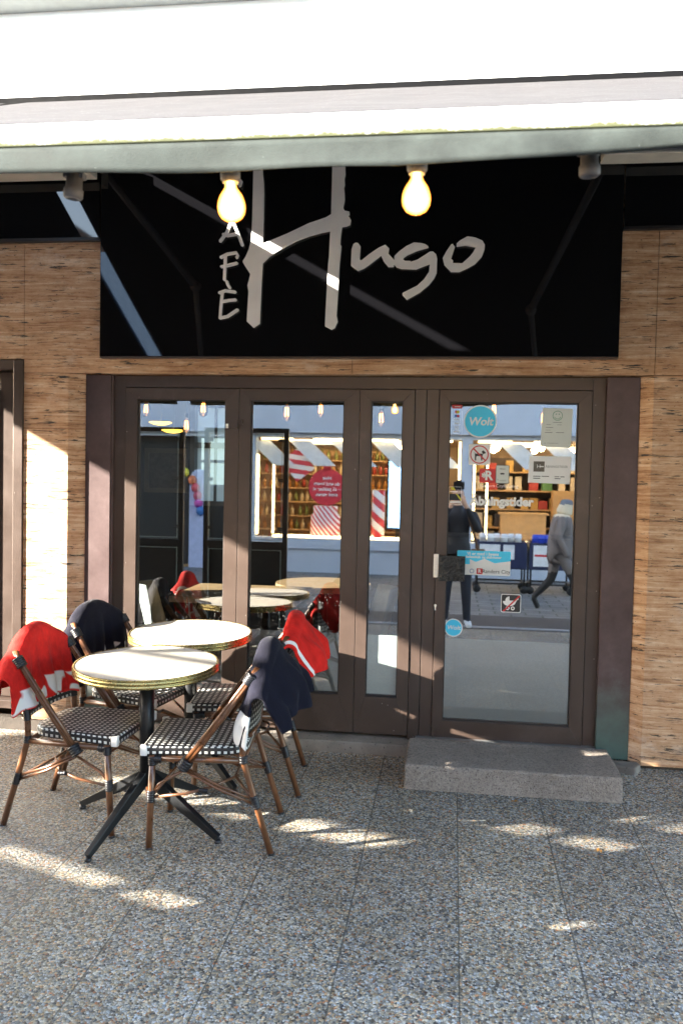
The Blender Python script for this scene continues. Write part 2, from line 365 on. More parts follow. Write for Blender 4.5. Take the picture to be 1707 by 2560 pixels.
M_greymould = plain('grey_moulding', (.30, .33, .33), .6)
M_darkgap = plain('gap_shade_black', (.003, .003, .0035), .8, spec=.1)
M_black_metal = plain('black_steel', (.013, .014, .016), .38, .3, .2, 30, .5, .05, 200)
M_bamboo = plain('bamboo_lacquer', (.125, .050, .020), .30, 0, .28, 22, .5, .1, 90, coat=.3)
M_wrap = plain('black_binding', (.008, .008, .011), .40)
M_whitewrap = plain('white_binding', (.75, .75, .72), .45)
M_brass = plain('brass_edge', (.42, .32, .12), .28, .85, .15, 40)
M_top = plain('table_laminate', (.66, .61, .52), .38, 0, .05, 60, .4)
M_awn_white = plain('white_alu_bar', (.78, .80, .82), .35)
M_socket = plain('grey_socket', (.10, .095, .10), .6)
def mossbar():
    m, t, b, o = newmat('awning_bar_mossy')
    v = coords(t); se = N(t, 'SeparateXYZ'); t.links.new(v, se.inputs[0])
    n = N(t, 'TexNoise', Scale=90.0, Detail=6.0, Roughness=.8); t.links.new(v, n.inputs[0])
    n2 = N(t, 'TexNoise', Scale=7.0, Detail=3.0); t.links.new(v, n2.inputs[0])
    a = N(t, 'Math', operation='MULTIPLY_ADD'); t.links.new(n.outputs[0], a.inputs[0]); a.inputs[1].default_value = -.03; t.links.new(se.outputs[2], a.inputs[2])
    a2 = N(t, 'Math', operation='MULTIPLY_ADD'); t.links.new(n2.outputs[0], a2.inputs[0]); a2.inputs[1].default_value = -.02; t.links.new(a.outputs[0], a2.inputs[2])
    mr = N(t, 'MapRange'); t.links.new(a2.outputs[0], mr.inputs[0]); mr.inputs[1].default_value = -1.456; mr.inputs[2].default_value = -1.449; mr.inputs[3].default_value = 1; mr.inputs[4].default_value = 0
    c = mixc(t, mr.outputs[0], (.80, .82, .84), (.13, .14, .075)); t.links.new(c, b.inputs['Base Color']); b.inputs['Roughness'].default_value = .4; return m
M_bar = mossbar()
M_val = plain('valance_cloth', (.036, .043, .0405), .85, 0, .40, 7, .2, .15, 300, (150, .76, (.13, .14, .135)))
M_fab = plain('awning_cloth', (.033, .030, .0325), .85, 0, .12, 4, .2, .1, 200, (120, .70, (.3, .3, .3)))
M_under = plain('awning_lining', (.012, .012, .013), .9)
M_arm = plain('arm_alu', (.28, .28, .30), .45, .4)

# ================================================================== pavement and street (setting)
def zg(y): return .02 + .0335*max(y, -5.4)
b = MB()
ys = [.6, 0, -.6, -1.2, -1.8, -2.4, -3.0, -3.8, -4.6, -5.2]
for i in range(len(ys)-1):
    b.quad((-16, ys[i], zg(ys[i])), (16, ys[i], zg(ys[i])), (16, ys[i+1], zg(ys[i+1])), (-16, ys[i+1], zg(ys[i+1])))
bmesh.ops.remove_doubles(b.bm, verts=b.bm.verts[:], dist=1e-4)
tag(b.build('pavement', M_peb), kind='structure')
M_asph = plain('brown_asphalt', (.085, .075, .070), .85, 0, .25, 3, .3, .5, 160)
M_kerb = plain('pale_drain_stone', (.22, .24, .26), .7, 0, .3, 12)
def cobble():
    m, t, bb, o = newmat('street_pavers'); v = coords(t); br = N(t, 'TexBrick', Scale=1.0); t.links.new(v, br.inputs[0])
    br.inputs['Color1'].default_value = (.15, .155, .16, 1); br.inputs['Color2'].default_value = (.22, .225, .23, 1); br.inputs['Mortar'].default_value = (.035, .045, .03, 1)
    br.inputs['Brick Width'].default_value = .42; br.inputs['Row Height'].default_value = .21; br.inputs['Mortar Size'].default_value = .012
    n = N(t, 'TexNoise', Scale=5.0, Detail=5.0); t.links.new(v, n.inputs[0]); c = mixc(t, 1.0, br.outputs[0], ramp(t, n.outputs[0], [(.3, (.7,)*3), (.7, (1.1,)*3)]), 'MULTIPLY')
    t.links.new(c, bb.inputs['Base Color']); bb.inputs['Roughness'].default_value = .7; return m
M_cob = cobble(); zs = zg(-5.4)
b = MB(); b.quad((-60, -5.2, zs), (60, -5.2, zs), (60, -6.35, zs), (-60, -6.35, zs)); tag(b.build('asphalt_strip', M_asph), kind='structure')
b = MB(); b.box(-60, 60, -5.45, -5.33, zs-.05, zs+.006); tag(b.build('drain_channel', M_kerb), kind='structure')
b = MB(); b.quad((-60, -6.35, zs), (60, -6.35, zs), (60, -40, zs), (-60, -40, zs)); tag(b.build('street', M_cob), kind='structure')
b = MB(); b.quad((-90, -90, zs-.2), (90, -90, zs-.2), (90, 90, zs-.2), (-90, 90, zs-.2)); tag(b.build('ground', M_asph), kind='structure')

# ================================================================== the cafe building
cafe = thing('cafe_building', 'travertine faced cafe building with brown framed glass front under a black sign', 'building', (0, 0, 0))
DF = .085
k = lambda y: (4.9+y)/4.9
PX = lambda x, y: x*k(y)
PZ = lambda z, y: 1.64 + (z-1.64)*k(y)
# stone
b = MB(); b.prism([(-2.64, 0), (-2.351, 0), (-2.262, .055), (-2.262, .30), (-2.64, .30)], .10, 2.258, 'z'); b.build('stone_pier', M_trav, cafe)
b = MB(); b.prism([(1.106, 0), (3.4, 0), (3.4, .30), (1.045, .30), (1.045, .055)], .045, 2.258, 'z'); b.build('stone_pier', M_trav, cafe)
b = MB(); b.box(-2.64, -.60, 0, .30, 2.262, 3.86); b.build('stone_lintel', M_trav, cafe); b = MB(); b.box(-.597, 1.106, 0.001, .30, 2.262, 3.86); b.build('stone_lintel', M_trav, cafe)
b = MB(); b.box(1.109, 3.4, .001, .30, 2.262, 3.86); b.build('stone_cladding', M_trav, cafe); b = MB(); b.box(-6.5, -2.643, .001, .30, 2.345, 3.86); b.build('stone_cladding', M_trav, cafe)
b = MB(); b.box(-6.5, -2.27, .012, .32, -.3, .10); b.build('base_course', M_plinth, cafe); b = MB(); b.box(1.05, 3.4, .03, .32, -.3, .043); b.build('base_course', M_plinth, cafe)
b = MB(); b.box(-6.5, 4, .02, .4, 3.945, 9.0); b.build('upper_wall', M_white, cafe)
b = MB(); b.box(-6.5, 4, .021, .3, 3.862, 3.944); b.build('gap_shade_strip', M_darkgap, cafe)  # flush black strip, its colour stands in for the shade in the gap
# pilasters
b = MB(); b.box(-2.26, -2.098, .05, .28, .06, 2.256); b.box(-2.0975, -2.088, .06, .28, .06, 2.256); b.build('pilaster', M_copper, cafe, .003)
b = MB(); b.box(.862, 1.044, .05, .28, .055, 2.256); b.build('pilaster', M_copper, cafe, .003)
b = MB(); b.box(-2.09, .872, .19, .28, 2.13, 2.256); b.build('frame_backing', M_bronze_dark, cafe)
# fixed frame
fx = lambda x: PX(x, DF); fz = lambda z: PZ(z, DF)
b = MB()
b.box(fx(-2.052), fx(-1.9815), DF, DF+.1, .07, 2.256)
b.box(fx(-1.9815), fx(.7765), DF, DF+.1, fz(2.1745), 2.256)
b.box(fx(-.2245), fx(-.1605), DF, DF+.1, .07, fz(2.1745)-.0005); b.box(fx(-.1575), fx(-.0865), DF+.002, DF+.1, .07, fz(2.1745)-.0005)
b.box(fx(.7765), fx(.8475), DF+.001, DF+.1, .07, 2.256)
b.build('window_frame', M_bronze, cafe, .002)
# sashes
def sash(x0, x1, gx0, gx1, zb, gzb, name, glass, hinge=False, ztop=2.171, gzt=2.1035):
    X0, X1, G0, G1 = fx(x0), fx(x1), fx(gx0), fx(gx1); Z0, Z1 = fz(zb), fz(ztop); GZ0, GZ1 = fz(gzb), fz(gzt)
    b = MB()
    # mitred face: four trapezoid bars, then a small glazing bead step
    y0, y1 = DF-.006, DF+.06
    for q in ([(X0, Z0), (G0, GZ0), (G0, GZ1), (X0, Z1)], [(X1, Z1), (G1, GZ1), (G1, GZ0), (X1, Z0)], [(X0, Z1), (G0, GZ1), (G1, GZ1), (X1, Z1)], [(X0, Z0), (X1, Z0), (G1, GZ0), (G0, GZ0)]):
        b.prism(q, y0, y1)
    so = b.build(name, M_bronze, cafe, .0015)
    b = MB(); b.ring(G0, G1, GZ0, GZ1, .006, .006, .006, .010, DF+.006, DF+.05); b.build('gasket', M_bronze_dark, so)
    b = MB(); b.quad((G0+.004, DF+.02, GZ0+.004), (G1-.004, DF+.02, GZ0+.004), (G1-.004, DF+.02, GZ1-.004), (G0+.004, DF+.02, GZ1-.004)); b.build('pane', glass, so)
    zt = PZ(.728, DF+.028)
    b = MB(); b.quad((G0+.004, DF+.026, GZ0+.004), (G1-.004, DF+.026, GZ0+.004), (G1-.004, DF+.026, zt), (G0+.004, DF+.026, zt)); b.build('frosted_film', M_film, so)
    return so
s1 = sash(-1.9785, -1.2725, -1.906, -1.356, .138, .359, 'folding_sash', M_glass)
s2 = sash(-1.2695, -.5485, -1.201, -.640, .138, .359, 'folding_sash', M_glass)
s3 = sash(-.5455, -.2275, -.481, -.294, .138, .359, 'folding_sash', M_glass)
door = sash(-.0835, .7735, -.024, .700, .123, .242, 'door', M_glassdoor)
M_steel = plain('hinge_metal', (.30, .28, .27), .3, .8); M_palemetal = plain('brushed_plate', (.85, .83, .76), .3, .4)
b = MB(); b.box(-1.356, -1.325, DF-.02, DF-.006, 1.938, 1.965); b.box(-1.3245, -1.297, DF-.03, DF-.006, 1.938, 1.994); b.box(-1.2965, -1.270, DF-.022, DF-.006, 1.966, 1.994); b.build('hinge', M_bronze, s1, .001)
b = MB(); b.box(-1.372, -1.3565, DF-.019, DF-.006, 1.939, 1.966); b.build('hinge_leaf', M_palemetal, s1)
# door pull: textured black block on a pale plate
def rough_black():
    m, t, bb, o = newmat('hammered_black_iron'); v = coords(t); n = N(t, 'TexNoise', Scale=75.0, Detail=3.0, Distortion=1.2); t.links.new(v, n.inputs[0])
    t.links.new(ramp(t, n.outputs[0], [(.3, (.012, .012, .013)), (.7, (.06, .06, .064))]), bb.inputs['Base Color']); bb.inputs['Roughness'].default_value = .5; bb.inputs['Metallic'].default_value = .3
    bump(t, n.outputs[0], 1.0, .02, bb); return m
M_iron = rough_black()
b = MB(); b.box(-.097, -.068, .045, .072, 1.075, 1.213); b.build('handle_plate', M_palemetal, door, .002)
b = MB()
g = 12; vv = {}
for i in range(g+1):
    for j in range(g+1):
        e = min(i, j, g-i, g-j) == 0
        vv[i, j] = b.bm.verts.new((-.066+.152*i/g, -.012 + random.uniform(-.004, .004) + (.006 if e else 0), 1.062+.146*j/g))
for i in range(g):
    for j in range(g): b.bm.faces.new((vv[i, j], vv[i+1, j], vv[i+1, j+1], vv[i, j+1]))
b.box(-.065, .085, -.005, .035, 1.063, 1.207); b.box(-.05, .06, .035, .07, 1.10, 1.17)
b.build('handle', M_iron, door)
b = MB(); b.disc((-.081, .905), .008, .074, 20); b.box(-.085, -.077, .0745, .079, .876, .902); b.build('lock', M_palemetal, door)
# thresholds
b = MB(); b.box(-2.08, -.2155, -.03, .28, -.2, .088); b.build('sill', M_concrete, cafe, .006)
b = MB(); b.box(-.18, .86, .02, .20, .05, .115); b.build('threshold', plain('zinc_threshold', (.30, .30, .30), .4, .6), cafe)
# neighbouring window at the left edge
win = bpy.data.objects.new('window', None); COL.objects.link(win); win.parent = cafe
b = MB(); b.ring(-5.2, -2.643, .16, 2.338, .06, .062, .058, .05, -.012, .2); b.build('surround', M_bronze, win, .003)
b = MB(); b.ring(-5.13, -2.712, .215, 2.272, .09, .125, .10, .12, .07, .16); b.ring(-5.03, -2.845, .34, 2.165, .03, .03, .03, .03, .055, .12); b.build('sash', M_bronze, win, .003)
b = MB(); b.quad((-5, .1, .36), (-2.86, .1, .36), (-2.86, .1, 2.14), (-5, .1, 2.14)); b.build('pane', M_glass, win)
# moulding high on the wall
b = MB(); b.prism([(.02, 4.45), (-.10, 4.47), (-.16, 4.52), (-.16, 4.61), (.02, 4.65)], -6.5, 4, 'x'); b.build('moulding', M_greymould, cafe)

# loose stone step before the door
b = MB(); n = 26
b.box(-.214, .912, -.50, -.02, -.06, .137)
o = b.build('stone_step', M_stone_step, None, .012); q_ = o.modifiers.new('dense', 'SUBSURF'); q_.subdivision_type = 'SIMPLE'; q_.levels = q_.render_levels = 5; tx_ = bpy.data.textures.new('wear', 'CLOUDS'); tx_.noise_scale = .07; q_ = o.modifiers.new('wear', 'DISPLACE'); q_.texture = tx_; q_.strength = .010; q_.mid_level = .5; tag(o, 'grey granite step slab lying on the pavement before the glass door', 'step')
b = MB(); b.prism([(.93, -.04), (1.06, -.10), (1.10, -.02), (1.09, .03), (.94, .03)], -.04, .06, 'z'); tag(b.build('corner_stone', M_concrete, None, .01), 'broken grey stone wedged between the step and the right hand travertine pier', 'stone')

# ================================================================== signs
LET_H= [(-1.192, 3.532), (-1.192, 3.409), (-1.194, 3.144), (-1.198, 3.031), (-1.212, 2.972), (-1.23, 2.931), (-1.248, 2.904), (-1.235, 2.881), (-1.2, 2.83), (-1.216, 2.764), (-1.209, 2.729), (-1.217, 2.556), (-1.177, 2.52), (-1.14, 2.544), (-1.135, 2.746), (-1.129, 2.894), (-1.089, 2.932), (-1.005, 2.981), (-0.933, 3.018), (-0.855, 3.046), (-0.783, 3.064), (-0.733, 3.073), (-0.738, 2.924), (-0.742, 2.877), (-0.754, 2.527), (-0.715, 2.507), (-0.697, 2.516), (-0.68, 2.554), (-0.688, 2.589), (-0.679, 2.783), (-0.677, 2.865), (-0.668, 2.987), (-0.675, 2.993), (-0.672, 3.052), (-0.666, 3.095), (-0.641, 3.098), (-0.62, 3.106), (-0.615, 3.132), (-0.623, 3.147), (-0.633, 3.156), (-0.624, 3.165), (-0.626, 3.179), (-0.651, 3.185), (-0.662, 3.203), (-0.654, 3.249), (-0.656, 3.284), (-0.66, 3.319), (-0.655, 3.334), (-0.658, 3.366), (-0.653, 3.395), (-0.661, 3.517), (-0.728, 3.519), (-0.73, 3.167), (-0.758, 3.15), (-0.809, 3.133), (-0.856, 3.119), (-0.988, 3.06), (-1.13, 3.005), (-1.128, 3.142), (-1.128, 3.29), (-1.131, 3.36), (-1.137, 3.407), (-1.148, 3.531)]
LET_u= [(-0.583, 3.002), (-0.571, 3.0), (-0.557, 2.982), (-0.559, 2.941), (-0.56, 2.906), (-0.549, 2.901), (-0.499, 2.94), (-0.452, 2.971), (-0.414, 2.988), (-0.392, 2.967), (-0.397, 2.939), (-0.361, 2.9), (-0.363, 2.865), (-0.37, 2.863), (-0.394, 2.864), (-0.421, 2.895), (-0.437, 2.929), (-0.497, 2.882), (-0.535, 2.856), (-0.568, 2.843), (-0.609, 2.874), (-0.607, 2.965), (-0.598, 2.994)]
LET_g= [(-0.251, 2.998), (-0.207, 2.993), (-0.184, 2.986), (-0.169, 2.974), (-0.17, 2.969), (-0.235, 2.951), (-0.287, 2.928), (-0.307, 2.914), (-0.314, 2.905), (-0.298, 2.895), (-0.267, 2.894), (-0.266, 2.889), (-0.228, 2.901), (-0.182, 2.93), (-0.159, 2.945), (-0.142, 2.945), (-0.124, 2.929), (-0.118, 2.906), (-0.119, 2.825), (-0.132, 2.796), (-0.161, 2.759), (-0.212, 2.716), (-0.284, 2.677), (-0.309, 2.702), (-0.308, 2.714), (-0.227, 2.754), (-0.19, 2.788), (-0.162, 2.831), (-0.158, 2.877), (-0.235, 2.848), (-0.32, 2.852), (-0.347, 2.862), (-0.362, 2.877), (-0.36, 2.923), (-0.334, 2.949), (-0.294, 2.978)]
LET_o= [(-0.033, 2.987), (-0.02, 2.97), (-0.04, 2.905), (-0.028, 2.893), (-0.028, 2.879), (0.024, 2.877), (0.066, 2.915), (0.083, 2.937), (0.098, 2.966), (0.039, 2.978), (-0.01, 2.973), (-0.01, 2.988), (0.007, 3.004), (0.049, 3.027), (0.092, 3.02), (0.133, 3.002), (0.147, 2.979), (0.146, 2.954), (0.132, 2.914), (0.096, 2.874), (0.057, 2.852), (0.008, 2.83), (-0.038, 2.831), (-0.076, 2.871), (-0.086, 2.908), (-0.067, 2.945), (-0.042, 2.982)]
STROKES= {'C': [[(-1.274, 3.345), (-1.267, 3.367), (-1.286, 3.384), (-1.323, 3.38), (-1.354, 3.348), (-1.36, 3.301), (-1.34, 3.265), (-1.291, 3.27), (-1.266, 3.287)]], 'A': [[(-1.318, 3.143), (-1.346, 3.075), (-1.386, 3.025)], [(-1.313, 3.146), (-1.285, 3.08), (-1.252, 2.999)], [(-1.369, 3.065), (-1.343, 3.057), (-1.29, 3.065)]], 'F': [[(-1.352, 2.947), (-1.354, 2.879), (-1.357, 2.799)], [(-1.381, 2.93), (-1.341, 2.949), (-1.287, 2.957), (-1.279, 2.941), (-1.285, 2.927)], [(-1.377, 2.876), (-1.328, 2.885), (-1.282, 2.896)]], 'E': [[(-1.368, 2.724), (-1.374, 2.658), (-1.379, 2.58)], [(-1.387, 2.724), (-1.35, 2.736), (-1.289, 2.728)], [(-1.368, 2.673), (-1.324, 2.68), (-1.286, 2.683)], [(-1.382, 2.577), (-1.335, 2.586), (-1.274, 2.625)], [(-1.342, 2.792), (-1.335, 2.771), (-1.322, 2.752)]]}

sign = thing('shop_sign', 'glossy black fascia board with raised hand lettered off white cafe name', 'sign', (0, 0, 0))
b = MB(); b.box(-2.131, .90, -.05, -.002, 2.356, 3.80); b.build('board', M_black, sign, .002)
b = MB(); b.box(-2.131, .90, -.046, -.001, 2.347, 2.3555); b.build('bottom_rail', M_bronze, sign)
for P_ in (LET_H, LET_u, LET_g, LET_o):
    b = MB(); b.prism(P_, -.078, -.060); b.build('letter', M_letter, sign)
for ch, L in STROKES.items():
    b = MB()
    for i, pl in enumerate(L): stroke(b, pl, .0165 if ch != 'C' else .02, -.076-.0004*i, -.060)
    b.build('letter', M_letter, sign)
o = thing('side_sign', 'glossy black panel above the left window', 'sign', (0, 0, 0)); b = MB(); b.box(-5.5, -2.143, -.035, -.003, 3.072, 3.80); b.build('panel', M_black, o); b = MB(); b.box(-5.5, -2.143, -.038, -.001, 3.052, 3.0715); b.build('bottom_rail', M_bronze_dark, o)
o = thing('side_sign', 'glossy black panel beside the main sign at the right edge', 'sign', (0, 0, 0)); b = MB(); b.box(.909, 3.2, -.035, -.003, 3.080, 3.80); b.build('panel', M_black, o); b = MB(); b.box(.909, 3.2, -.038, -.001, 3.063, 3.0795); b.build('bottom_rail', M_bronze_dark, o)

# ================================================================== awnings
def gapmat():  # pale blue sheet, coloured like the sky through the awning gap
    m, t, b, o = newmat('sky_glow_sheet'); t.nodes.remove(b); tl = N(t, 'BsdfTranslucent'); tl.inputs[0].default_value = (.20, .30, .46, 1); d = N(t, 'BsdfDiffuse'); d.inputs[0].default_value = (.4, .5, .62, 1)
    mx = N(t, 'MixShader'); mx.inputs[0].default_value = .3; t.links.new(tl.outputs[0], mx.inputs[1]); t.links.new(d.outputs[0], mx.inputs[2]); t.links.new(mx.outputs[0], o.inputs[0]); return m
def awning(x0, x1, label, elbows, flare=0, rise=0):
    edge = lambda s: x1
    a = thing('awning', label, 'awning', ((x0+x1)/2, 0, 3.86)); inv = Vector((-(x0+x1)/2, 0, -3.86))
    def lift(o): 
        for v in o.data.vertices: v.co.z += rise*min(1, max(0, -v.co.y)/2.87)
        return o
    def fin(bb, name, mat, par=a, bev=0):
        bmesh.ops.translate(bb.bm, verts=bb.bm.verts[:], vec=inv if par is a else (0, 0, 0)); return bb.build(name, mat, par, bev)
    b = MB(); nx, ny = 60, 18
    V = [[b.bm.verts.new((x0+(edge(j/ny)-x0)*i/nx, -.06-2.87*j/ny, 3.875-1.375*j/ny - .02*math.sin(math.pi*j/ny) - .006*math.sin(i*2.1)*math.sin(math.pi*j/ny))) for j in range(ny+1)] for i in range(nx+1)]
    for i in range(nx):
        for j in range(ny):
            f = b.bm.faces.new((V[i][j], V[i+1][j], V[i+1][j+1], V[i][j+1])); f.smooth = True
    fin(b, 'cloth', M_fab)
    b = MB()
    for j in range(ny):
        P = lambda jj: (-.06-2.87*jj/ny, 3.855-1.375*jj/ny - .02*math.sin(math.pi*jj/ny) - .007*math.sin(math.pi*jj/ny))
        (ya, za), (yb, zb) = P(j), P(j+1); ea, eb = edge(j/ny), edge((j+1)/ny)
        b.quad((x0+.005, ya, za), (ea-.005, ya, za), (eb-.005, yb, zb), (x0+.005, yb, zb))
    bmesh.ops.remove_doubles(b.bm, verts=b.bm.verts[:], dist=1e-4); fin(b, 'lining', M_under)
    b = MB(); prof = [(-2.90, 2.418), (-2.962, 2.418), (-2.978, 2.426), (-2.985, 2.442), (-2.983, 2.462), (-2.972, 2.478), (-2.955, 2.487), (-2.93, 2.490), (-2.90, 2.488)]
    b.prism(prof, x0, x1, 'x')
    o = b.build('front_bar', M_bar, None); o.data.transform(Matrix.Translation(inv)); o.parent = a
    b = MB(); nx = 160; rows = 5; V = []
    x1 = edge(1)
    for i in range(nx+1):
        x = x0+(x1-x0)*i/nx; dr = .070 + .005*math.sin(x*2.3+.6) + .003*math.sin(x*7) - max(0, min(.034, (x+.15)*.052)) - max(0, min(.004, (-x-.5)*.004))
        V.append([b.bm.verts.new((x, -2.974 - .006*math.sin(x*5.1+j*.4)*j/rows - .004*math.sin(x*13)*j/rows, 2.424-dr*j/rows)) for j in range(rows+1)])
    for i in range(nx):
        for j in range(rows): b.bm.faces.new((V[i][j], V[i+1][j], V[i+1][j+1], V[i][j+1])).smooth = True
    o = fin(b, 'valance', M_val); s_ = o.modifiers.new('thick', 'SOLIDIFY'); s_.thickness = .003
    b = MB(); b.tube([(x0+.1, -.10, 3.80), (x1-.1, -.10, 3.80)], .035, 12); fin(b, 'roller_bar', M_arm)
    for (m_, e_, f_) in elbows:
        b = MB(); b.tube([m_, e_], .027, 8); ar = fin(b, 'arm', M_arm)
        b = MB(); b.tube([e_, f_], .021, 8); b.sphere(e_, .042); bmesh.ops.translate(b.bm, verts=b.bm.verts[:], vec=inv); b.build('forearm', M_arm, ar)
    if flare:  # added strip: ends the sun streak and glows like sky in the gap
        b = MB(); P = lambda s: (-.06-2.87*s, 3.868-1.375*s - .02*math.sin(math.pi*s))
        for q in range(12):
            (ya, za), (yb, zb) = P(.40+.60*q/12), P(.40+.60*(q+1)/12); b.quad((x1-.02, ya, za), (x1+flare+.03, ya, za), (x1+flare+.03, yb, zb), (x1-.02, yb, zb))
        bmesh.ops.remove_doubles(b.bm, verts=b.bm.verts[:], dist=1e-4); fin(b, 'sky_glow_strip', gapmat())
    for ch in a.children_recursive: lift(ch)
    return a
awning(-2.60, 6.5, 'grey awning with white front bar and sagging grey valance hanging over the whole scene', [((-2.35, -.10, 3.74), (-1.95, -1.35, 3.07), (-2.34, -2.88, 2.46)), ((.93, -.10, 3.72), (.545, -1.60, 2.93), (.74, -2.88, 2.46))])
awning(-6.25, -2.735, 'grey awning stretched over the left hand neighbouring window beyond a narrow gap', [((-3.1, -.10, 3.74), (-3.6, -1.4, 3.05), (-3.1, -2.88, 2.46))], .127, .0)
M_cream = plain('cream_cassette', (.62, .58, .50), .5)
b = MB(); b.box(.765, 3.2, -.20, -.06, 3.435, 3.56); b.box(.765, 3.2, -.205, -.06, 3.412, 3.428); tag(b.build('awning_cassette', M_cream, None, .004), 'cream metal casing along the top of the right hand black panel', 'casing')
b = MB(); b.box(-5.5, -2.15, -.20, -.06, 3.405, 3.53); tag(b.build('awning_cassette', M_cream, None, .004), 'pale metal casing along the top of the left hand black panel', 'casing')

# ================================================================== string lights under the awning edge
M_core = emit('hot_filament', (1.0, .80, .42), 9.0)
def bulbglass():
    m, t, b, o = newmat('amber_bulb_glass'); t.nodes.remove(b)
    tr = N(t, 'BsdfTransparent'); tr.inputs[0].default_value = (1.0, .74, .36, 1); g = N(t, 'BsdfGlossy'); g.inputs['Roughness'].default_value = .05
    lw = N(t, 'LayerWeight', Blend=.35); mx = N(t, 'MixShader'); fr = N(t, 'LayerWeight', Blend=.15); t.links.new(fr.outputs['Fresnel'], mx.inputs[0]); t.links.new(tr.outputs[0], mx.inputs[1]); t.links.new(g.outputs[0], mx.inputs[2])
    em = N(t, 'Emission'); t.links.new(ramp(t, lw.outputs['Facing'], [(0, (.70, .50, .24)), (.30, (.34, .175, .042)), (.55, (.12, .042, .006)), (1, (.055, .013, .002))]), em.inputs[0]); em.inputs[1].default_value = 1.0
    ad = N(t, 'AddShader'); t.links.new(mx.outputs[0], ad.inputs[0]); t.links.new(em.outputs[0], ad.inputs[1]); t.links.new(ad.outputs[0], o.inputs[0]); return m
M_bulb = bulbglass()
def cable(x): return 2.415 - .006*math.cos((x+.1)*6.5)
b = MB(); b.tube([(x/20, -2.86 , cable(x/20)) for x in range(-40, 36)], .004, 6); tag(b.build('light_cable', M_socket), 'thin dark cable of the string lights along the back of the valance', 'cable')
def socket(x, z, label, lit, tilt=0, grp=None):
    o = thing('light_bulb' if lit else 'lamp_socket', label, 'bulb' if lit else 'socket', (x, -2.86, z), 0, grp); o.rotation_euler = (0, tilt, 0)
    b = MB(); b.lathe([(.012, .03), (.020, .028), (.021, -.010), (.0245, -.012), (.0245, -.030), (.021, -.034)] + ([(.0195, -.040)] if lit else [(.013, -.036), (.012, -.022)]), seg=20); b.box(-.026, .026, -.012, .012, .016, .030); b.build('socket', M_socket, o)
    if lit:
        b = MB(); b.lathe([(.013, -.036), (.014, -.050), (.0185, -.058), (.028, -.072), (.0335, -.088), (.035, -.101), (.0325, -.115), (.025, -.127), (.013, -.134), (.001, -.136)], seg=28, cap=False); b.build('glass', M_bulb, o)
        b = MB(); b.sphere((0, 0, -.094), .016, 16, 10, (1, 1, 1.3)); b.build('filament', M_core, o)
        l = 0
    return o
socket(-.563, 2.407, 'glowing amber bulb hanging beside the tall initial letter of the sign', True, R(-3), 'bulbs along the awning')
socket(-.103, 2.416, 'glowing amber bulb hanging in front of the black sign right of the tall letter', True, 0, 'bulbs along the awning')
socket(-.968, 2.372, 'empty grey lamp socket under the valance before the left black panel', False, R(5), 'empty sockets along the awning')
socket(.298, 2.395, 'empty grey lamp socket under the valance at the right end of the sign', False, R(-2), 'empty sockets along the awning')
# ================================================================== chairs
M_red = fleece('red_fleece', (.62, .020, .015), (.80, .78, .76), 3.2, (.006, .10), (.93, .965), .50)
M_navy = fleece('navy_fleece', (.0065, .0065, .014), (.74, .74, .72), 5.1, (.0, .14))
TILT = math.atan(.0335)
def place(o, x, y, rz):
    o.matrix_world = Matrix.Translation((x, y, zg(y))) @ Matrix.Rotation(TILT, 4, 'X') @ Matrix.Rotation(rz, 4, 'Z')
    return o
def wrap(b, p, d, r, L=.045, n=5):
    p, d = Vector(p), Vector(d).normalized()
    pts, rr = [], []
    for i in range(n*4+1):
        s_ = -L/2 + L*i/(n*4); pts.append(p + d*s_); rr.append(r*(1.0 + .16*abs(math.sin(math.pi*i/4))))
    b.tube(pts, rr, 10)
def seat_mesh():
    b = MB(); uvl = b.bm.loops.layers.uv.new('uv')
    def outline(sc, z):
        pts = []
        # trapezoid with rounded corners: front wide, back a little narrower and curved
        cs = [(.245, -.205, .03), (.245, .205, .03), (-.215, .180, .10), (-.215, -.180, .10)]
        arcs = [(-90, 0), (0, 90), (90, 180), (180, 270)]
        for (cx, cy, r), (a0, a1) in zip(cs, arcs):
            ox = cx - r if cx > 0 else cx + r; oy = cy - r if cy > 0 else cy + r
            for q in range(7):
                a = R(a0+(a1-a0)*q/6); pts.append(((ox + r*math.cos(a))*sc, (oy + r*math.sin(a))*sc, z))
        return pts
    layers = [outline(.965, .430), outline(.995, .432), outline(1.0, .440), outline(1.0, .462), outline(.985, .470), outline(.94, .474), outline(.6, .472), outline(.25, .469)]
    Vs = [[b.bm.verts.new(p) for p in L] for L in layers]; n = len(Vs[0])
    per = [0]
    for i in range(n): a, c = Vector(layers[3][i]), Vector(layers[3][(i+1) % n]); per.append(per[-1]+(c-a).length)
    for li in range(len(Vs)-1):
        for i in range(n):
            f = b.bm.faces.new((Vs[li][i], Vs[li][(i+1) % n], Vs[li+1][(i+1) % n], Vs[li+1][i])); f.smooth = True
            for lp, (q, ii) in zip(f.loops, ((li, i), (li, i+1), (li+1, i+1), (li+1, i))):
                co = lp.vert.co
                lp[uvl].uv = (co.x, co.y) if li >= 4 else (per[ii], co.z + .002)
    f = b.bm.faces.new(Vs[-1]); f.smooth = True
    for lp in f.loops: lp[uvl].uv = (lp.vert.co.x, lp.vert.co.y)
    b.bm.faces.new(Vs[0][::-1])
    return b
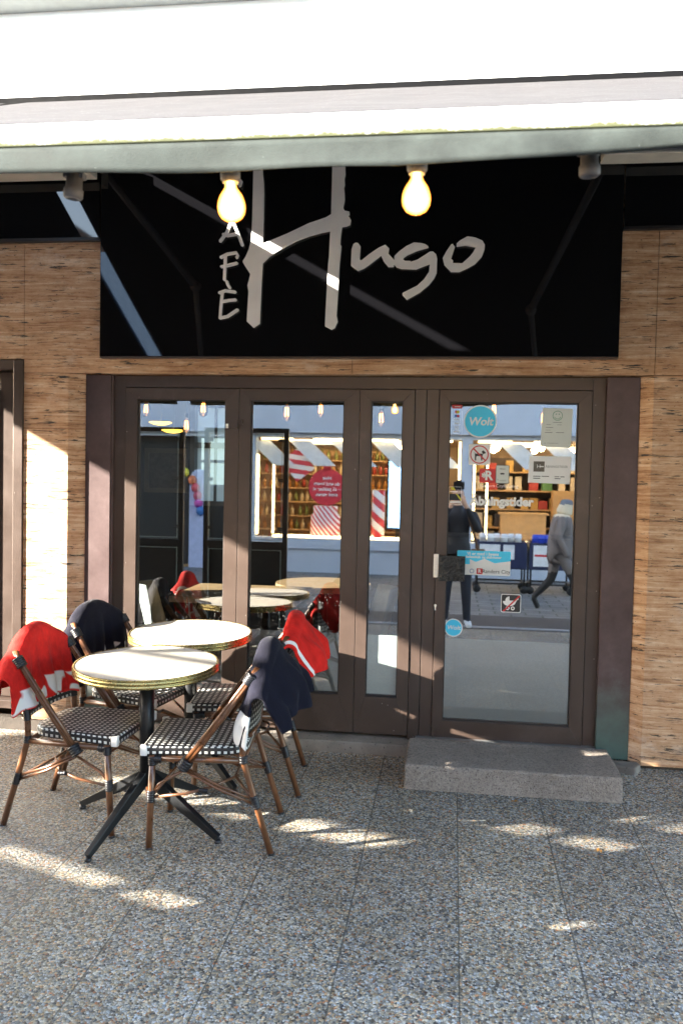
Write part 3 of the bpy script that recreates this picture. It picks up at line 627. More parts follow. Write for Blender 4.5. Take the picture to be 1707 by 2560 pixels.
def back_mesh():
    b = MB(); uvl = b.bm.loops.layers.uv.new('uv'); nx, nz = 16, 12
    for side in (0, 1):
        V = []
        for i in range(nx+1):
            y = -.185+.37*i/nx; zt = .885 - 2.2*y*y; row = []
            for j in range(nz+1):
                z = .52+(zt-.52)*j/nz; x = -.20-.175*(z-.43)-.03*math.cos(y/.185*1.4) + (.012 if side else -.002)
                row.append(b.bm.verts.new((x, y, z)))
            V.append(row)
        for i in range(nx):
            for j in range(nz):
                f = b.bm.faces.new((V[i][j], V[i+1][j], V[i+1][j+1], V[i][j+1])); f.smooth = True
                for lp in f.loops: lp[uvl].uv = (lp.vert.co.y, lp.vert.co.z)
        if side == 0: A = V
    for i in range(nx):
        for j in (0, nz): b.bm.faces.new((A[i][j], A[i+1][j], V[i+1][j], V[i][j]))
    return b
def make_chair(label):
    c = thing('bistro_chair', label, 'chair', (0, 0, 0), 0, 'woven bistro chairs around the two tables')
    seat_mesh().build('seat', M_weave, c)
    for s in (-1, 1):
        b = MB(); b.prism([(.251, s*.2095), (.251, s*.186), (.242, s*.184), (.222, s*.198), (.218, s*.2095)], .428, .4755, 'z'); b.build('seat_corner', M_whitewrap, c, .006)
    back_mesh().build('backrest', M_weave, c)
    arch = [(-.265-.02*math.cos(y/.2*1.4), y,   .885-2.2*y*y+.006) for y in [(-.205+.41*i/16) for i in range(17)]]
    b = MB(); b.tube(arch, .013, 10); b.build('back_rail', M_bamboo, c); b = MB(); b.tube([(-.235, -.19, .53), (-.247, 0, .52), (-.235, .19, .53)], .010, 8); b.build('back_rail', M_bamboo, c)
    def wr(par, *a): b = MB(); wrap(b, *a); b.build('binding', M_wrap, par)
    def rod(name, pts, r, seg=8): b = MB(); b.tube(pts, r, seg); return b.build(name, M_bamboo, c)
    for s in (-1, 1):
        l = rod('leg', [(.215, s*.198, 0), (.205, s*.199, .22), (.196, s*.200, .432)], .0150, 12)
        wr(l, (.205, s*.199, .245), (-.04, 0, 1), .0165, .055); wr(l, (.197, s*.200, .408), (0, 0, 1), .0175, .04, 4); wr(l, (.180, s*.200, .415), (1, 0, 0), .0165, .05, 4)
        b = MB(); b.lathe([(.0158, 0), (.0158, .012)], (.215, s*.198, -.002), 12); b.build('foot_cap', M_wrap, l)
        l = rod('leg', [(-.335, s*.213, 0), (-.262, s*.207, .235), (-.205, s*.203, .425), (-.205, s*.204, .52), (-.228, s*.205, .66), (-.272, s*.203, .818)], .0148, 12)
        wr(l, (-.262, s*.207, .235), (.07, 0, .23), .0165, .06); wr(l, (-.207, s*.203, .425), (.02, 0, 1), .0175, .035, 3); wr(l, (-.207, s*.204, .54), (-.05, 0, .5), .0163, .05, 5); wr(l, (-.260, s*.203, .775), (-.05, 0, .18), .0163, .075, 7)
        b = MB(); b.lathe([(.0158, 0), (.0158, .012)], (-.335, s*.213, -.002), 12); b.build('foot_cap', M_wrap, l)
        for off in (-.011, .011):
            a = rod('arm_brace', [(.060+off*.9, s*.221, .385), (-.10+off*.8, s*.219, .60), (-.245+off*.5, s*.212, .800), (-.268+off*.3, s*.200, .835)], .0112, 10)
        wr(a, (.048, s*.221, .402), (-.16, 0, .215), .026, .05, 4); wr(a, (-.236, s*.213, .787), (-.14, 0, .2), .0245, .05, 5)
        rod('seat_rail', [(.195, s*.200, .418), (0, s*.206, .418), (-.203, s*.203, .418)], .0135, 10)
        rod('stretcher', [(.200, s*.199, .262), (.165, s*.203, .305), (.055, s*.216, .372)], .0068); st = rod('stretcher', [(.202, s*.199, .240), (.05, s*.205, .262), (-.05, s*.19, .285), (-.16, s*.05, .29)], .0068)
        rod('stretcher', [(.052, s*.217, .372), (-.10, s*.212, .290), (-.258, s*.207, .225)], .0068); rod('stretcher', [(-.258, s*.207, .245), (-.10, s*.208, .305), (.05, s*.214, .385)], .0062)
        wr(st, (-.03, s*.200, .278), (1, 0, .1), .0085, .04, 3)
    rod('cross_rail', [(.195, -.2, .415), (.195, .2, .415)], .0135, 10); rod('cross_rail', [(-.203, -.2, .415), (-.203, .2, .415)], .0135, 10)
    rod('stretcher', [(.20, -.196, .245), (.12, -.07, .33), (.12, .07, .33), (.20, .196, .245)], .0068); rod('stretcher', [(-.258, -.203, .235), (-.15, -.06, .29), (-.15, .06, .29), (-.258, .203, .235)], .0068)
    return c
chA = make_chair('bistro chair under the red blanket left of the front table')
chairs = [chA]
for lab in ('bistro chair under the navy blanket left of the rear table', 'bistro chair under the navy and white blanket right of the front table', 'bistro chair under the red blanket right of the rear table'):
    c = copy_tree(chA); c['label'] = lab; chairs.append(c)
poses = [(-1.705, -1.07, R(-5)), (-1.70, -.475, R(-13)), (-1.105, -1.15, R(185.5)), (-1.10, -.52, R(186))]
for c, p in zip(chairs, poses): place(c, *p)

# ================================================================== blankets draped over the chair backs
def blanket(mat, y0, y1, front, back, seed, fold=1.0, layers=1, rr=.036, skew=0, drop0=.9, drop1=.9, endround=0):
    rnd = random.Random(seed); ph = [rnd.uniform(0, 6.28) for _ in range(8)]
    b = MB(); uvl = b.bm.loops.layers.uv.new('uv'); nu, nv = 44, 56; V = []
    for i in range(nu+1):
        u = i/nu; y = y0+(y1-y0)*u
        yc = max(-.20, min(.20, y)); over = abs(y)-.20 if abs(y) > .20 else 0
        ztop = .918 - 2.3*yc*yc - over*(drop0 if y < 0 else drop1) - 2.0*over*over
        e = abs(2*u-1)**3; cut = (.918-ztop)*.72
        Fl = max(.12, front*(1 + skew*(u-.5)) - cut); Bl = max(.12, back*(1 - skew*(u-.5)) - cut)
        row = []
        for j in range(nv+1):
            v = j/nv; L = Fl + Bl; s = v*L              # 0 at the front hem, L at the back hem
            r = rr; arc = math.pi*r
            d = s - Fl                                   # signed distance from the ridge
            if abs(d) < arc/2:
                a = d/r; x = -r*math.sin(a); z = ztop - r*(1-math.cos(a)); hang = 0
            else:
                hang = abs(d)-arc/2; sg = -1 if d > 0 else 1
                x = sg*r; z = ztop - r - hang
            yy = y
            h = min(1, hang/.22)
            if d < 0:   # lies against the sloping back
                x += .06*hang*0 + .165*(hang) + h*(.013*math.sin(y*35+ph[0]+hang*3) + .009*math.sin(y*67+ph[1]+hang*6))*fold
                x += .012*math.sin(hang*17+ph[2])*h*.5
            else:
                x += -.03*h + h*(.024*math.sin(y*33+ph[3]+hang*4) + .014*math.sin(y*71+ph[4]-hang*5))*fold - .028*layers*min(1, hang/.12)
            bx = -.268 - .02*math.cos(yc/.2*1.4) - .006
            if over: x *= (1-.30*min(1, over/.10)); yy = y - (over*.30 if y > 0 else -over*.30)
            z += .006*math.sin(y*23+ph[5])*(1-h) + .004*math.sin(y*41+d*30+ph[6])
            yy += (.010*math.sin(hang*14+ph[7]) + .006*math.sin(hang*29+ph[1]))*h
            row.append((b.bm.verts.new((bx+x, yy, z)), u, s))
        V.append(row)
    for i in range(nu):
        for j in range(nv):
            q = (V[i][j], V[i+1][j], V[i+1][j+1], V[i][j+1]); f = b.bm.faces.new([p[0] for p in q]); f.smooth = True
            for lp, p in zip(f.loops, q): lp[uvl].uv = (p[1], p[2])
    return b
def drape(label, mat, chair, grp, thick=.014, sub=1, **kw):
    o = blanket(mat, **kw).build('blanket', mat); tag(o, label, 'blanket', grp)
    s_ = o.modifiers.new('thick', 'SOLIDIFY'); s_.thickness = thick; s_.offset = 1
    m = o.modifiers.new('sub', 'SUBSURF'); m.levels = sub; m.render_levels = sub
    tx = bpy.data.textures.new('folds', 'CLOUDS'); tx.noise_scale = .09; dm = o.modifiers.new('folds', 'DISPLACE'); dm.texture = tx; dm.strength = .010; dm.mid_level = .5; dm.texture_coords = 'LOCAL'
    place(o, *chair); return o
G = 'blankets over the chair backs'
drape('red fleece blanket with white leaf pattern over the chair left of the front table', M_red, poses[0], G, y0=-.30, y1=.245, front=.36, back=.32, seed=4, drop0=1.0, skew=.1, thick=.012, layers=1.8)
drape('navy fleece blanket over the chair left of the rear table', M_navy, poses[1], G, y0=-.29, y1=.25, front=.40, back=.30, seed=9, thick=.013, layers=2)
drape('navy fleece blanket with white ends over the chair right of the front table', M_navy, poses[2], G, y0=-.27, y1=.30, front=.44, back=.29, seed=15, layers=3.2, fold=1.3, thick=.014, skew=-.2, rr=.036)
drape('red fleece blanket with white hem stripe over the chair right of the rear table', M_red, poses[3], G, y0=-.27, y1=.25, front=.40, back=.27, seed=22, fold=1.3, thick=.014, layers=3.2, rr=.034)

# ================================================================== bistro tables
def make_table(label):
    t = thing('bistro_table', label, 'table', (0, 0, 0), 0, 'round bistro tables before the window')
    H = .785; r = .335
    b = MB(); b.lathe([(r-.012, H-.012), (r-.012, H), (.0005, H)], seg=72, cap=False, smooth=False); b.build('tabletop', M_top, t)
    b = MB(); b.lathe([(r-.03, H-.040), (r-.006, H-.040), (r, H-.036), (r, H-.029), (r-.004, H-.026), (r-.004, H-.022), (r, H-.019), (r, H-.012), (r-.004, H-.009), (r-.004, H-.006), (r, H-.003), (r-.003, H+.002), (r-.010, H+.002), (r-.013, H-.001)], seg=72, cap=False); b.lathe([(.001, H-.038), (r-.02, H-.038)], seg=48, cap=False); b.build('brass_rim', M_brass, t)
    b = MB(); b.lathe([(.034, .20), (.034, H-.05)], seg=24); b.lathe([(.10, H-.052), (.10, H-.039)], seg=24); b.build('post', M_black_metal, t)
    for a in (0, 90, 180, 270):
        ca, sa = math.cos(R(a)), math.sin(R(a)); b = MB()
        # tapering box-section leg running from the post foot down to the floor
        P = lambda d, w_, z: (d*ca - w_*sa, d*sa + w_*ca, z)
        A = [P(.0, -.019, .285), P(.0, .019, .285), P(.0, .019, .21), P(.0, -.019, .21)]
        B = [P(.410, -.013, .036), P(.410, .013, .036), P(.395, .014, .012), P(.395, -.014, .012)]
        va = [b.bm.verts.new(p) for p in A]; vb = [b.bm.verts.new(p) for p in B]
        for i in range(4): b.bm.faces.new((va[i], va[(i+1) % 4], vb[(i+1) % 4], vb[i]))
        b.bm.faces.new(va); b.bm.faces.new(vb); l = b.build('leg', M_black_metal, t, .003)
        b = MB(); b.lathe([(.014, 0), (.016, .004), (.016, .014), (.008, .018)], P(.398, 0, -.002), 14); b.build('foot_glide', M_wrap, l)
    return t
t1 = make_table('round brass edged table in front with a shadow stripe across its top')
t2 = copy_tree(t1); t2['label'] = 'round brass edged table standing behind, against the window'
place(t1, -1.395, -1.135, R(-108)); place(t2, -1.398, -.462, R(-38))
# fallen leaves and crumbs
M_leaf = plain('dry_leaf', (.42, .20, .04), .7, 0, .3, 40)
for lab, x, y, rz, sc in (('small orange leaf lying on the pavement at the right edge', .70, -1.06, .4, .020), ('tiny yellow leaf lying at the left corner of the stone step', -.23, -.50, 1.2, .014), ('brown leaf lying on the pavement beside the step front', .36, -.575, 2.0, .018)):
    b = MB(); pts = [(0, -1), (.5, -.5), (.62, .1), (.3, .7), (0, 1.1), (-.35, .6), (-.6, .1), (-.45, -.6)]
    ctr = b.bm.verts.new((0, 0, .25*sc)); vs = [b.bm.verts.new((px*sc*.8, py*sc, (.55 if i % 2 else .15)*sc)) for i, (px, py) in enumerate(pts)]
    for i in range(8): b.bm.faces.new((ctr, vs[i], vs[(i+1) % 8]))
    o = b.build('fallen_leaf', M_leaf); o.location = (x, y, zg(y)+.001); o.rotation_euler = (TILT, 0, rz); tag(o, lab, 'leaf', 'dry leaves on the pavement')
# ================================================================== stickers and notices on the inside of the door glass
YS = .1035
M_sblue = plain('sticker_blue', (.06, .60, .90), .5, 0, .03); M_swhite = plain('sticker_white', (.78, .78, .77), .6, 0, .03)
M_sdark = plain('sticker_dark', (.03, .03, .032), .6); M_sred = plain('sticker_red', (.55, .03, .035), .5, 0, .05); M_sgrey = plain('print_grey', (.20, .22, .22), .7)
M_spaper = plain('paper', (.62, .66, .62), .8, 0, .03); M_sgreen = plain('print_green', (.06, .28, .15), .7); M_syel = plain('sticker_yellow', (.62, .58, .04), .5)
M_sphoto = plain('printed_photo', (.12, .105, .085), .6, 0, .5, 25); M_sdeep = plain('sticker_deep_blue', (.01, .12, .42), .5); M_ink = plain('ink_blue', (.05, .12, .40), .6)
def rrect(b, x0, x1, z0, z1, r, y, mi=0, seg=5):
    pts = []
    for cx, cz, a0 in ((x1-r, z1-r, 0), (x0+r, z1-r, 90), (x0+r, z0+r, 180), (x1-r, z0+r, 270)):
        for q in range(seg+1): a = R(a0+90*q/seg); pts.append((cx+r*math.cos(a), y, cz+r*math.sin(a)))
    b.poly(pts, mi)
def lines(b, spec, y, mi):
    for x0, x1, z, h in spec: b.quad((x0, y, z-h/2), (x1, y, z-h/2), (x1, y, z+h/2), (x0, y, z+h/2), mi)
def sticker(name, label, mats, fn, cat='sticker'):
    b = MB(); fn(b); o = b.build(name, mats, None, normals=False); tag(o, label, cat); return o
y1_, y2_, y3_, y4_ = YS, YS-.0005, YS-.001, YS-.0015
def f(b):
    b.disc((.154, 2.000), .0965, y1_, 48, 1); b.disc((.154, 2.000), .0885, y2_, 48, 0); put_text(b, 'Wolt', .066, .156, y3_, 1.998, 1, shear=.18, bold=.0016)
sticker('door_sticker', 'large round blue sticker with white script near the top of the door glass', [M_sblue, M_swhite], f)
def f(b):
    b.disc((.029, .772), .054, y1_, 40, 1); b.disc((.029, .772), .048, y2_, 40, 0); put_text(b, 'Wolt', .037, .030, y3_, .772, 1, shear=.18, bold=.0006)
sticker('door_sticker', 'small round blue sticker low at the left side of the door glass', [M_sblue, M_swhite], f)
def f(b):   # no dogs
    rrect(b, .092, .217, 1.744, 1.866, .004, y1_, 0); c = (.154, 1.805)
    D = lambda L: [(c[0]+x*.052, y2_, c[1]+z*.052) for x, z in L]
    b.poly(D([(-.52, .10), (.18, .12), (.34, -.08), (.36, -.18), (-.50, -.18)]), 1)
    for x in (-.46, -.30): pass
    b.poly(D([(-.50, -.10), (-.30, -.14), (-.36, -.36), (-.34, -.66), (-.50, -.66)]), 1); b.poly(D([(.16, -.12), (.36, -.1), (.34, -.66), (.20, -.66)]), 1)
    b.poly(D([(.12, .10), (.20, .13), (.42, .05), (.36, -.12)]), 1); b.poly(D([(.24, .34), (.42, .50), (.52, .40), (.70, .28), (.66, .12), (.46, .10), (.40, .02)]), 1); b.poly(D([(-.50, .10), (-.62, .24), (-.58, .26), (-.44, .11)]), 1)
    b.disc(c, .054, y3_, 44, 2, .0475); s = .0505*.7071; n_ = .0042*.7071
    b.poly([(c[0]-s-n_, y4_, c[1]+s-n_), (c[0]-s+n_, y4_, c[1]+s+n_), (c[0]+s+n_, y4_, c[1]-s+n_), (c[0]+s-n_, y4_, c[1]-s-n_)], 2)
sticker('door_sticker', 'white square sticker forbidding dogs with a red slashed ring', [M_swhite, M_sdark, M_sred], f)
def f(b):
    rrect(b, .158, .250, 1.640, 1.722, .002, y1_, 0); put_text(b, 'R', .075, .211, y2_, 1.680, 1, bold=.0025)
    for i in range(6):
        a = R(30+60*i); b.poly([(.184+.004*math.cos(a+1.2), y3_, 1.684+.004*math.sin(a+1.2)), (.184+.014*math.cos(a+.25), y3_, 1.684+.016*math.sin(a+.25)), (.184+.015*math.cos(a-.25), y3_, 1.684+.017*math.sin(a-.25)), (.184+.004*math.cos(a-1.2), y3_, 1.684+.004*math.sin(a-1.2))], 1)
sticker('door_sticker', 'square red sticker with a white capital letter beside the menu card', [M_sred, M_swhite], f)
def f(b):
    rrect(b, .252, .330, 1.637, 1.745, .006, y1_, 0); rrect(b, .2555, .3265, 1.6405, 1.7415, .005, y2_, 1); put_text(b, 'MENU', .012, .290, y3_, 1.722, 2)
    rrect(b, .278, .302, 1.690, 1.699, .003, y3_, 2); lines(b, [(.262, .267, 1.659, .005), (.275, .315, 1.657, .0015), (.275, .312, 1.652, .0015)], y3_, 3)
sticker('door_sticker', 'small upright menu card with rounded corners right of the red square sticker', [M_sgrey, M_spaper, M_sdark, M_sgrey], f)
def f(b): put_text(b, 'Randers Cityforening', .0255, .273, y1_, 1.622, 0)
sticker('door_lettering', 'thin white line of lettering under the red square sticker on the door glass', [M_swhite], f, 'lettering')
def f(b): put_text(b, 'Åbningstider', .071, .290, y1_, 1.530, 0, bold=.0034)
sticker('door_lettering', 'bold white lettering for the opening times across the middle of the door glass', [M_swhite], f, 'lettering')
def f(b):
    b.poly([(.503, y1_, 1.857), (.676, y1_, 1.853), (.683, y1_, 2.079), (.512, y1_, 2.083)], 0); c = (.597, 2.038)
    b.disc(c, .0285, y2_, 36, 1, .0255)
    for s in (-1, 1): b.disc((c[0]+s*.0085, c[1]+.009), .0032, y2_, 10, 1)
    n = 14
    for i in range(n):
        a, e = R(200+140*i/n), R(200+140*(i+1)/n); P = lambda r, t: (c[0]+r*math.cos(t), y2_, c[1]+r*math.sin(t)); b.poly([P(.0175, a), P(.0200, a), P(.0200, e), P(.0175, e)], 1)
    lines(b, [(.572, .622, 1.999, .003), (.535, .560, 1.986, .0025), (.596, .622, 1.985, .0025), (.532, .574, 1.969, .003), (.532, .560, 1.954, .002), (.527, .570, 1.940, .0035), (.590, .636, 1.940, .0035), (.526, .532, 1.878, .004), (.540, .605, 1.878, .002)], y2_, 2)
sticker('paper_notice', 'pale paper notice with a green smiling face high on the door glass', [M_spaper, M_sgreen, M_sgrey], f, 'notice')
def f(b):
    b.poly([(.438, y1_, 1.646), (.677, y1_, 1.641), (.682, y1_, 1.801), (.444, y1_, 1.803)], 0); rrect(b, .468, .531, 1.711, 1.771, .001, y2_, 1)
    put_text(b, 'H', .032, .497, y3_, 1.741, 0); lines(b, [(.504, .526, 1.741, .006)], y3_, 0)
    put_text(b, 'ÅBNINGSTIDER', .0185, .535, y2_, 1.741, 2, 'LEFT')
    lines(b, [(.468, .509, 1.684, .004), (.516, .558, 1.684, .004), (.468, .508, 1.672, .0045), (.590, .616, 1.683, .004), (.622, .646, 1.683, .004), (.590, .624, 1.672, .004)], y2_, 3)
sticker('paper_notice', 'white landscape card with opening hours and a small dark picture on the door glass', [M_swhite, M_sphoto, M_sgrey, M_sdark], f, 'notice')
def f(b):
    rrect(b, -.012, .047, 2.074, 2.096, .003, y1_, 0); lines(b, [(.002, .038, 2.085, .004)], y2_, 1)
    b.disc((.013, 2.054), .009, y1_, 18, 0); b.disc((.023, 2.054), .009, y2_, 18, 2); b.disc((.010, 2.030), .008, y1_, 18, 3); b.disc((.024, 2.030), .008, y2_, 18, 0)
    for z in (2.008, 1.985, 1.938): b.ring(-.002, .036, z-.009, z+.007, .002, .002, .002, .002, y1_, y1_+.0005, 1)
    b.ring(.006, .028, 1.951, 1.970, .004, .004, .004, .004, y1_, y1_+.0005, 1); lines(b, [(.004, .030, 2.008, .005), (.004, .030, 1.985, .005), (.004, .030, 1.938, .005)], y2_, 1)
    b.ring(-.013, .048, 1.915, 2.075, .0008, .0008, .0008, .0008, y1_, y1_+.0005, 1)
sticker('door_sticker', 'narrow strip of payment marks with a red head on the door glass', [M_sred, M_swhite, M_syel, M_ink], f)
def f(b):
    b.ring(-.018, .056, 1.508, 1.612, .0015, .0015, .0015, .0015, y1_, y1_+.0005, 1)
    b.poly([(-.010, y2_, 1.610), (.010, y2_, 1.610), (.022, y2_, 1.590), (-.002, y2_, 1.594)], 0); b.poly([(.022, y2_, 1.570), (.034, y2_, 1.568), (.055, y2_, 1.540), (.054, y2_, 1.528)], 0)
    rrect(b, -.015, .053, 1.5335, 1.570, .002, y1_, 2); lines(b, [(-.012, .030, 1.583, .004), (-.012, .050, 1.522, .012)], y1_, 1)
sticker('door_sticker', 'black and yellow alarm sticker at the left edge of the door glass', [M_syel, M_swhite, M_sdark], f)
def f(b):
    rrect(b, .040, .352, 1.092, 1.236, .006, y1_, 0); rrect(b, .040, .352, 1.155, 1.236, .006, y2_, 1)
    b.poly([(.115, y3_, 1.154), (.115, y3_, 1.185), (.150, y3_, 1.170), (.200, y3_, 1.190), (.260, y3_, 1.165), (.352, y3_, 1.18), (.352, y3_, 1.154)], 0)
    put_text(b, 'Vi er med i byens', .026, .190, y4_, 1.218, 2, bold=.0006); put_text(b, 'fællesskab og aktiviteter', .0215, .195, y4_, 1.199, 2, bold=.0005)
    rrect(b, .156, .190, 1.098, 1.132, .001, y3_, 3); put_text(b, 'R', .028, .173, y4_, 1.115, 2, bold=.001); put_text(b, 'Randers City', .031, .270, y3_, 1.115, 4)
    b.disc((.128, 1.115), .013, y3_, 20, 5, .010)
sticker('door_sticker', 'blue and white rectangular sticker with a red square beside the black door pull', [M_swhite, M_sblue, M_swhite, M_sred, M_sdark, M_ink], f)
def f(b):   # no prams
    rrect(b, .303, .419, .877, .985, .010, y1_, 0); rrect(b, .3065, .4155, .8805, .9815, .008, y2_, 1); c = (.352, .948)
    A = [(c[0]+.024*math.cos(R(a)), y3_, c[1]+.024*math.sin(R(a))) for a in range(90, 361, 15)]; b.poly([(c[0], y3_, c[1])] + A, 0)
    A = [(.352+.038*math.cos(R(a)), y4_, .944+.030*math.sin(R(a))) for a in range(180, 361, 15)]; b.poly(A, 0); b.poly([(.384, y4_, .944), (.392, y4_, .960), (.404, y4_, .962), (.404, y4_, .955), (.396, y4_, .952), (.390, y4_, .940)], 0)
    for x in (.342, .372): b.disc((x, .902), .0115, y3_, 20, 0, .0055)
    b.poly([(.312, y4_-.0005, .884), (.322, y4_-.0005, .8815), (.413, y4_-.0005, .974), (.408, y4_-.0005, .9805)], 2)
sticker('door_sticker', 'black square sticker forbidding prams with a red diagonal bar', [M_swhite, M_sdark, M_sred], f)

# ================================================================== inside the cafe
M_indark = plain('dark_interior_paint', (.030, .029, .028), .7); M_inceil = plain('black_ceiling', (.012, .012, .012), .8); M_infloor = plain('dark_floor', (.045, .035, .028), .5)
M_wood = plain('light_wood_top', (.40, .27, .15), .45, 0, .2, 12); M_inwhite = plain('white_shell', (.55, .60, .58), .4)
b = MB(); b.box(-4.6, 2.2, 3.9, 4.0, -.3, 1.35); b.box(-4.6, 2.2, 3.9, 4.0, 2.42, 2.9); b.box(-4.6, -2.78, 3.9, 4.0, 1.35, 2.42); b.box(-2.30, 2.2, 3.9, 4.0, 1.35, 2.42); b.box(-4.7, -4.6, .32, 4, -.3, 2.9); b.box(2.2, 2.3, .32, 4, -.3, 2.9)
b.build('interior_wall', M_indark, cafe)
b = MB(); b.box(-4.6, 2.2, .29, 3.9, -.2, .03); b.build('interior_floor', M_infloor, cafe)
b = MB(); b.box(-4.6, 2.2, .29, 3.9, 2.52, 2.62); b.build('interior_ceiling', M_inceil, cafe)
rw = bpy.data.objects.new('rear_window', None); COL.objects.link(rw); rw.parent = cafe
b = MB(); b.ring(-2.80, -2.28, 1.33, 2.44, .05, .05, .05, .05, 3.82, 3.98); b.box(-2.75, -2.33, 3.86, 3.95, 1.95, 2.01); b.box(-2.55, -2.53, 3.88, 3.93, 1.38, 2.39); b.build('frame', plain('grey_frame', (.16, .17, .165), .5), rw)
b = MB(); b.quad((-2.75, 3.93, 1.38), (-2.33, 3.93, 1.38), (-2.33, 3.93, 2.39), (-2.75, 3.93, 2.39)); b.build('pane', filmmat(), rw)
pic = thing('framed_picture', 'large framed picture on the dark rear wall inside the cafe', 'picture', (-3.08, 3.85, 1.7))
b = MB(); b.ring(-.24, .24, -.24, .24, .05, .05, .05, .05, 0, .03); b.build('frame', plain('pale_wood_frame', (.20, .165, .12), .5), pic); b = MB(); b.quad((-.19, .02, -.19), (.19, .02, -.19), (.19, .02, .19), (-.19, .02, .19)); b.build('print', M_sphoto, pic)
M_fil = emit('carbon_filament', (1, .42, .09), 2.2); M_smoke = glassmat('smoked_glass', .06, (.75, .62, .5))
def pendant(x, y, z, label):
    p = thing('pendant_lamp', label, 'lamp', (x, y, z), 0, 'filament lamps inside the cafe')
    b = MB(); b.tube([(0, 0, .06), (0, 0, 2.52-z)], .003, 6); b.lathe([(.014, .03), (.016, .07)], seg=12); b.build('holder', M_black_metal, p)
    b = MB(); b.lathe([(.014, .03), (.030, .0), (.034, -.04), (.026, -.075), (.001, -.088)], seg=18, cap=False); b.build('glass', M_smoke, p)
    b = MB()
    for q in (-1, 1): b.tube([(q*.008, 0, .012), (q*.011, 0, -.05)], .0045, 6)
    b.build('filament', M_fil, p)
for i, (x, y, z) in enumerate(((-2.42, 1.5, 2.19), (-1.99, 1.2, 2.045), (-1.80, 1.0, 2.16), (-1.185, 1.0, 2.135), (-1.02, 1.5, 2.20), (-.507, 1.0, 2.10), (.30, 1.6, 2.22), (.62, 1.1, 2.12))):
    pendant(x, y, z, ('filament lamp at the top left corner of the left pane', 'filament lamp hanging low in the middle of the left pane', 'filament lamp at the top right of the left pane', 'filament lamp left of centre at the top of the middle pane', 'filament lamp right of centre at the top of the middle pane', 'filament lamp in the narrow pane', 'filament lamp at the top centre of the door glass', 'filament lamp behind the smiling face notice')[i])
for x, z, lab in ((-2.66, 2.13, 'upper yellow dish lamp glowing deep inside the cafe'), (-2.54, 2.06, 'lower yellow dish lamp glowing deep inside the cafe')):
    o = thing('dish_lamp', lab, 'lamp', (x, 2.5, z)); b = MB(); b.lathe([(.001, -.028), (.06, -.02), (.105, .0), (.10, .003), (.05, -.012), (.001, -.018)], seg=24, cap=False); b.build('dish', emit('lit_yellow_enamel', (1, .55, .06), .55), o); b = MB(); b.tube([(0, 0, -.02), (.02, 0, .15), (0, 0, 2.5-z)], .003, 6); b.build('cord', M_black_metal, o)
def in_table(x, y, round_, label):
    t = thing('indoor_table', label, 'table', (x, y, .03)); b = MB()
    if round_: b.lathe([(.001, .79), (.36, .79), (.36, .825), (.001, .825)], seg=48, cap=False, smooth=False)
    else: b.box(-.42, .42, -.35, .35, .785, .825)
    b.build('tabletop', M_wood, t); b = MB(); b.lathe([(.035, .02), (.035, .785)], seg=16); b.lathe([(.24, 0), (.24, .02), (.05, .035)], seg=28); b.build('pedestal', M_black_metal, t)
in_table(-1.40, .72, False, 'square wooden table inside the cafe behind the folding window')
in_table(-.95, 1.35, True, 'round wooden table inside the cafe behind the narrow pane')
def shell_chair(x, y, rz, label):
    c = thing('shell_chair', label, 'chair', (x, y, .03), rz, 'white shell chairs inside the cafe'); b = MB(); V = []
    for i in range(11):
        a = i/10; row = []
        for j in range(13):
            q = (j/12-.5); wv = .42*(1-.25*max(0, a-.6)/.4)
            if a < .5: p = (.22-.84*a*.5*1.0, q*wv, .46 - .03*math.sin(a*2*math.pi/1) + .10*abs(q*2)**3)
            else: p = (.01-.10*(a-.5)*2-.08+.10*abs(q*2)**2, q*wv, .46+.40*(a-.5)*2)
            row.append(b.bm.verts.new(p))
        V.append(row)
    for i in range(10):
        for j in range(12): b.bm.faces.new((V[i][j], V[i+1][j], V[i+1][j+1], V[i][j+1])).smooth = True
    o = b.build('shell', M_inwhite, c); m = o.modifiers.new('t', 'SOLIDIFY'); m.thickness = .012
    for sx in (-.16, .18):
        for sy in (-.17, .17): b = MB(); b.tube([(sx*.7, sy*.7, .44), (sx*1.15, sy*1.15, 0)], .011, 8); b.build('leg', M_inwhite, c)
shell_chair(-2.02, .75, R(10), 'white shell chair inside the cafe beside the square wooden table')
shell_chair(-.52, .95, R(200), 'white shell chair inside the cafe behind the middle pane')
b = MB(); b.box(-.6, 2.0, 2.9, 3.4, .03, 1.1); b.box(-.65, 2.05, 2.85, 3.45, 1.1, 1.14); tag(b.build('bar_counter', M_indark), 'dark bar counter deep inside the cafe behind the glass door', 'counter')
# ================================================================== the other side of the street (seen only as a reflection)
zs = zg(-5.4)
M_bluewhite = plain('blue_white_facade', (.46, .52, .62), .6, 0, .06, 2); M_led = emit('warm_led', (1.0, .74, .34), 2.2); M_amber = plain('shelf_wood', (.45, .28, .13), .6)
shop = thing('opposite_shop', 'blue white shop across the street, its windows edged by warm light strips', 'building', (0, -10.8, 0))
def S_(b, name, mat, bev=0, par=None):
    bmesh.ops.translate(b.bm, verts=b.bm.verts[:], vec=(0, 10.8, 0)); return b.build(name, mat, par or shop, bev)
Y0 = -10.8
b = MB(); b.box(-4.15, 9, Y0-.25, Y0, zs, .30); b.box(-4.15, 9, Y0-.25, Y0+.06, .30, .50); b.box(-4.15, -3.79, Y0-.25, Y0, .5, 2.44); b.box(.168, .369, Y0-.25, Y0, .5, 2.44); b.box(5.2, 9, Y0-.25, Y0, .5, 2.44); b.box(-8, 9, Y0-.25, Y0, 2.44, 2.52); S_(b, 'front_wall', M_bluewhite)
b = MB(); b.box(-14, -4.151, Y0-.5, Y0-.3, zs, 2.44); S_(b, 'recessed_wall', plain('dark_stone_wall', (.028, .027, .026), .6))
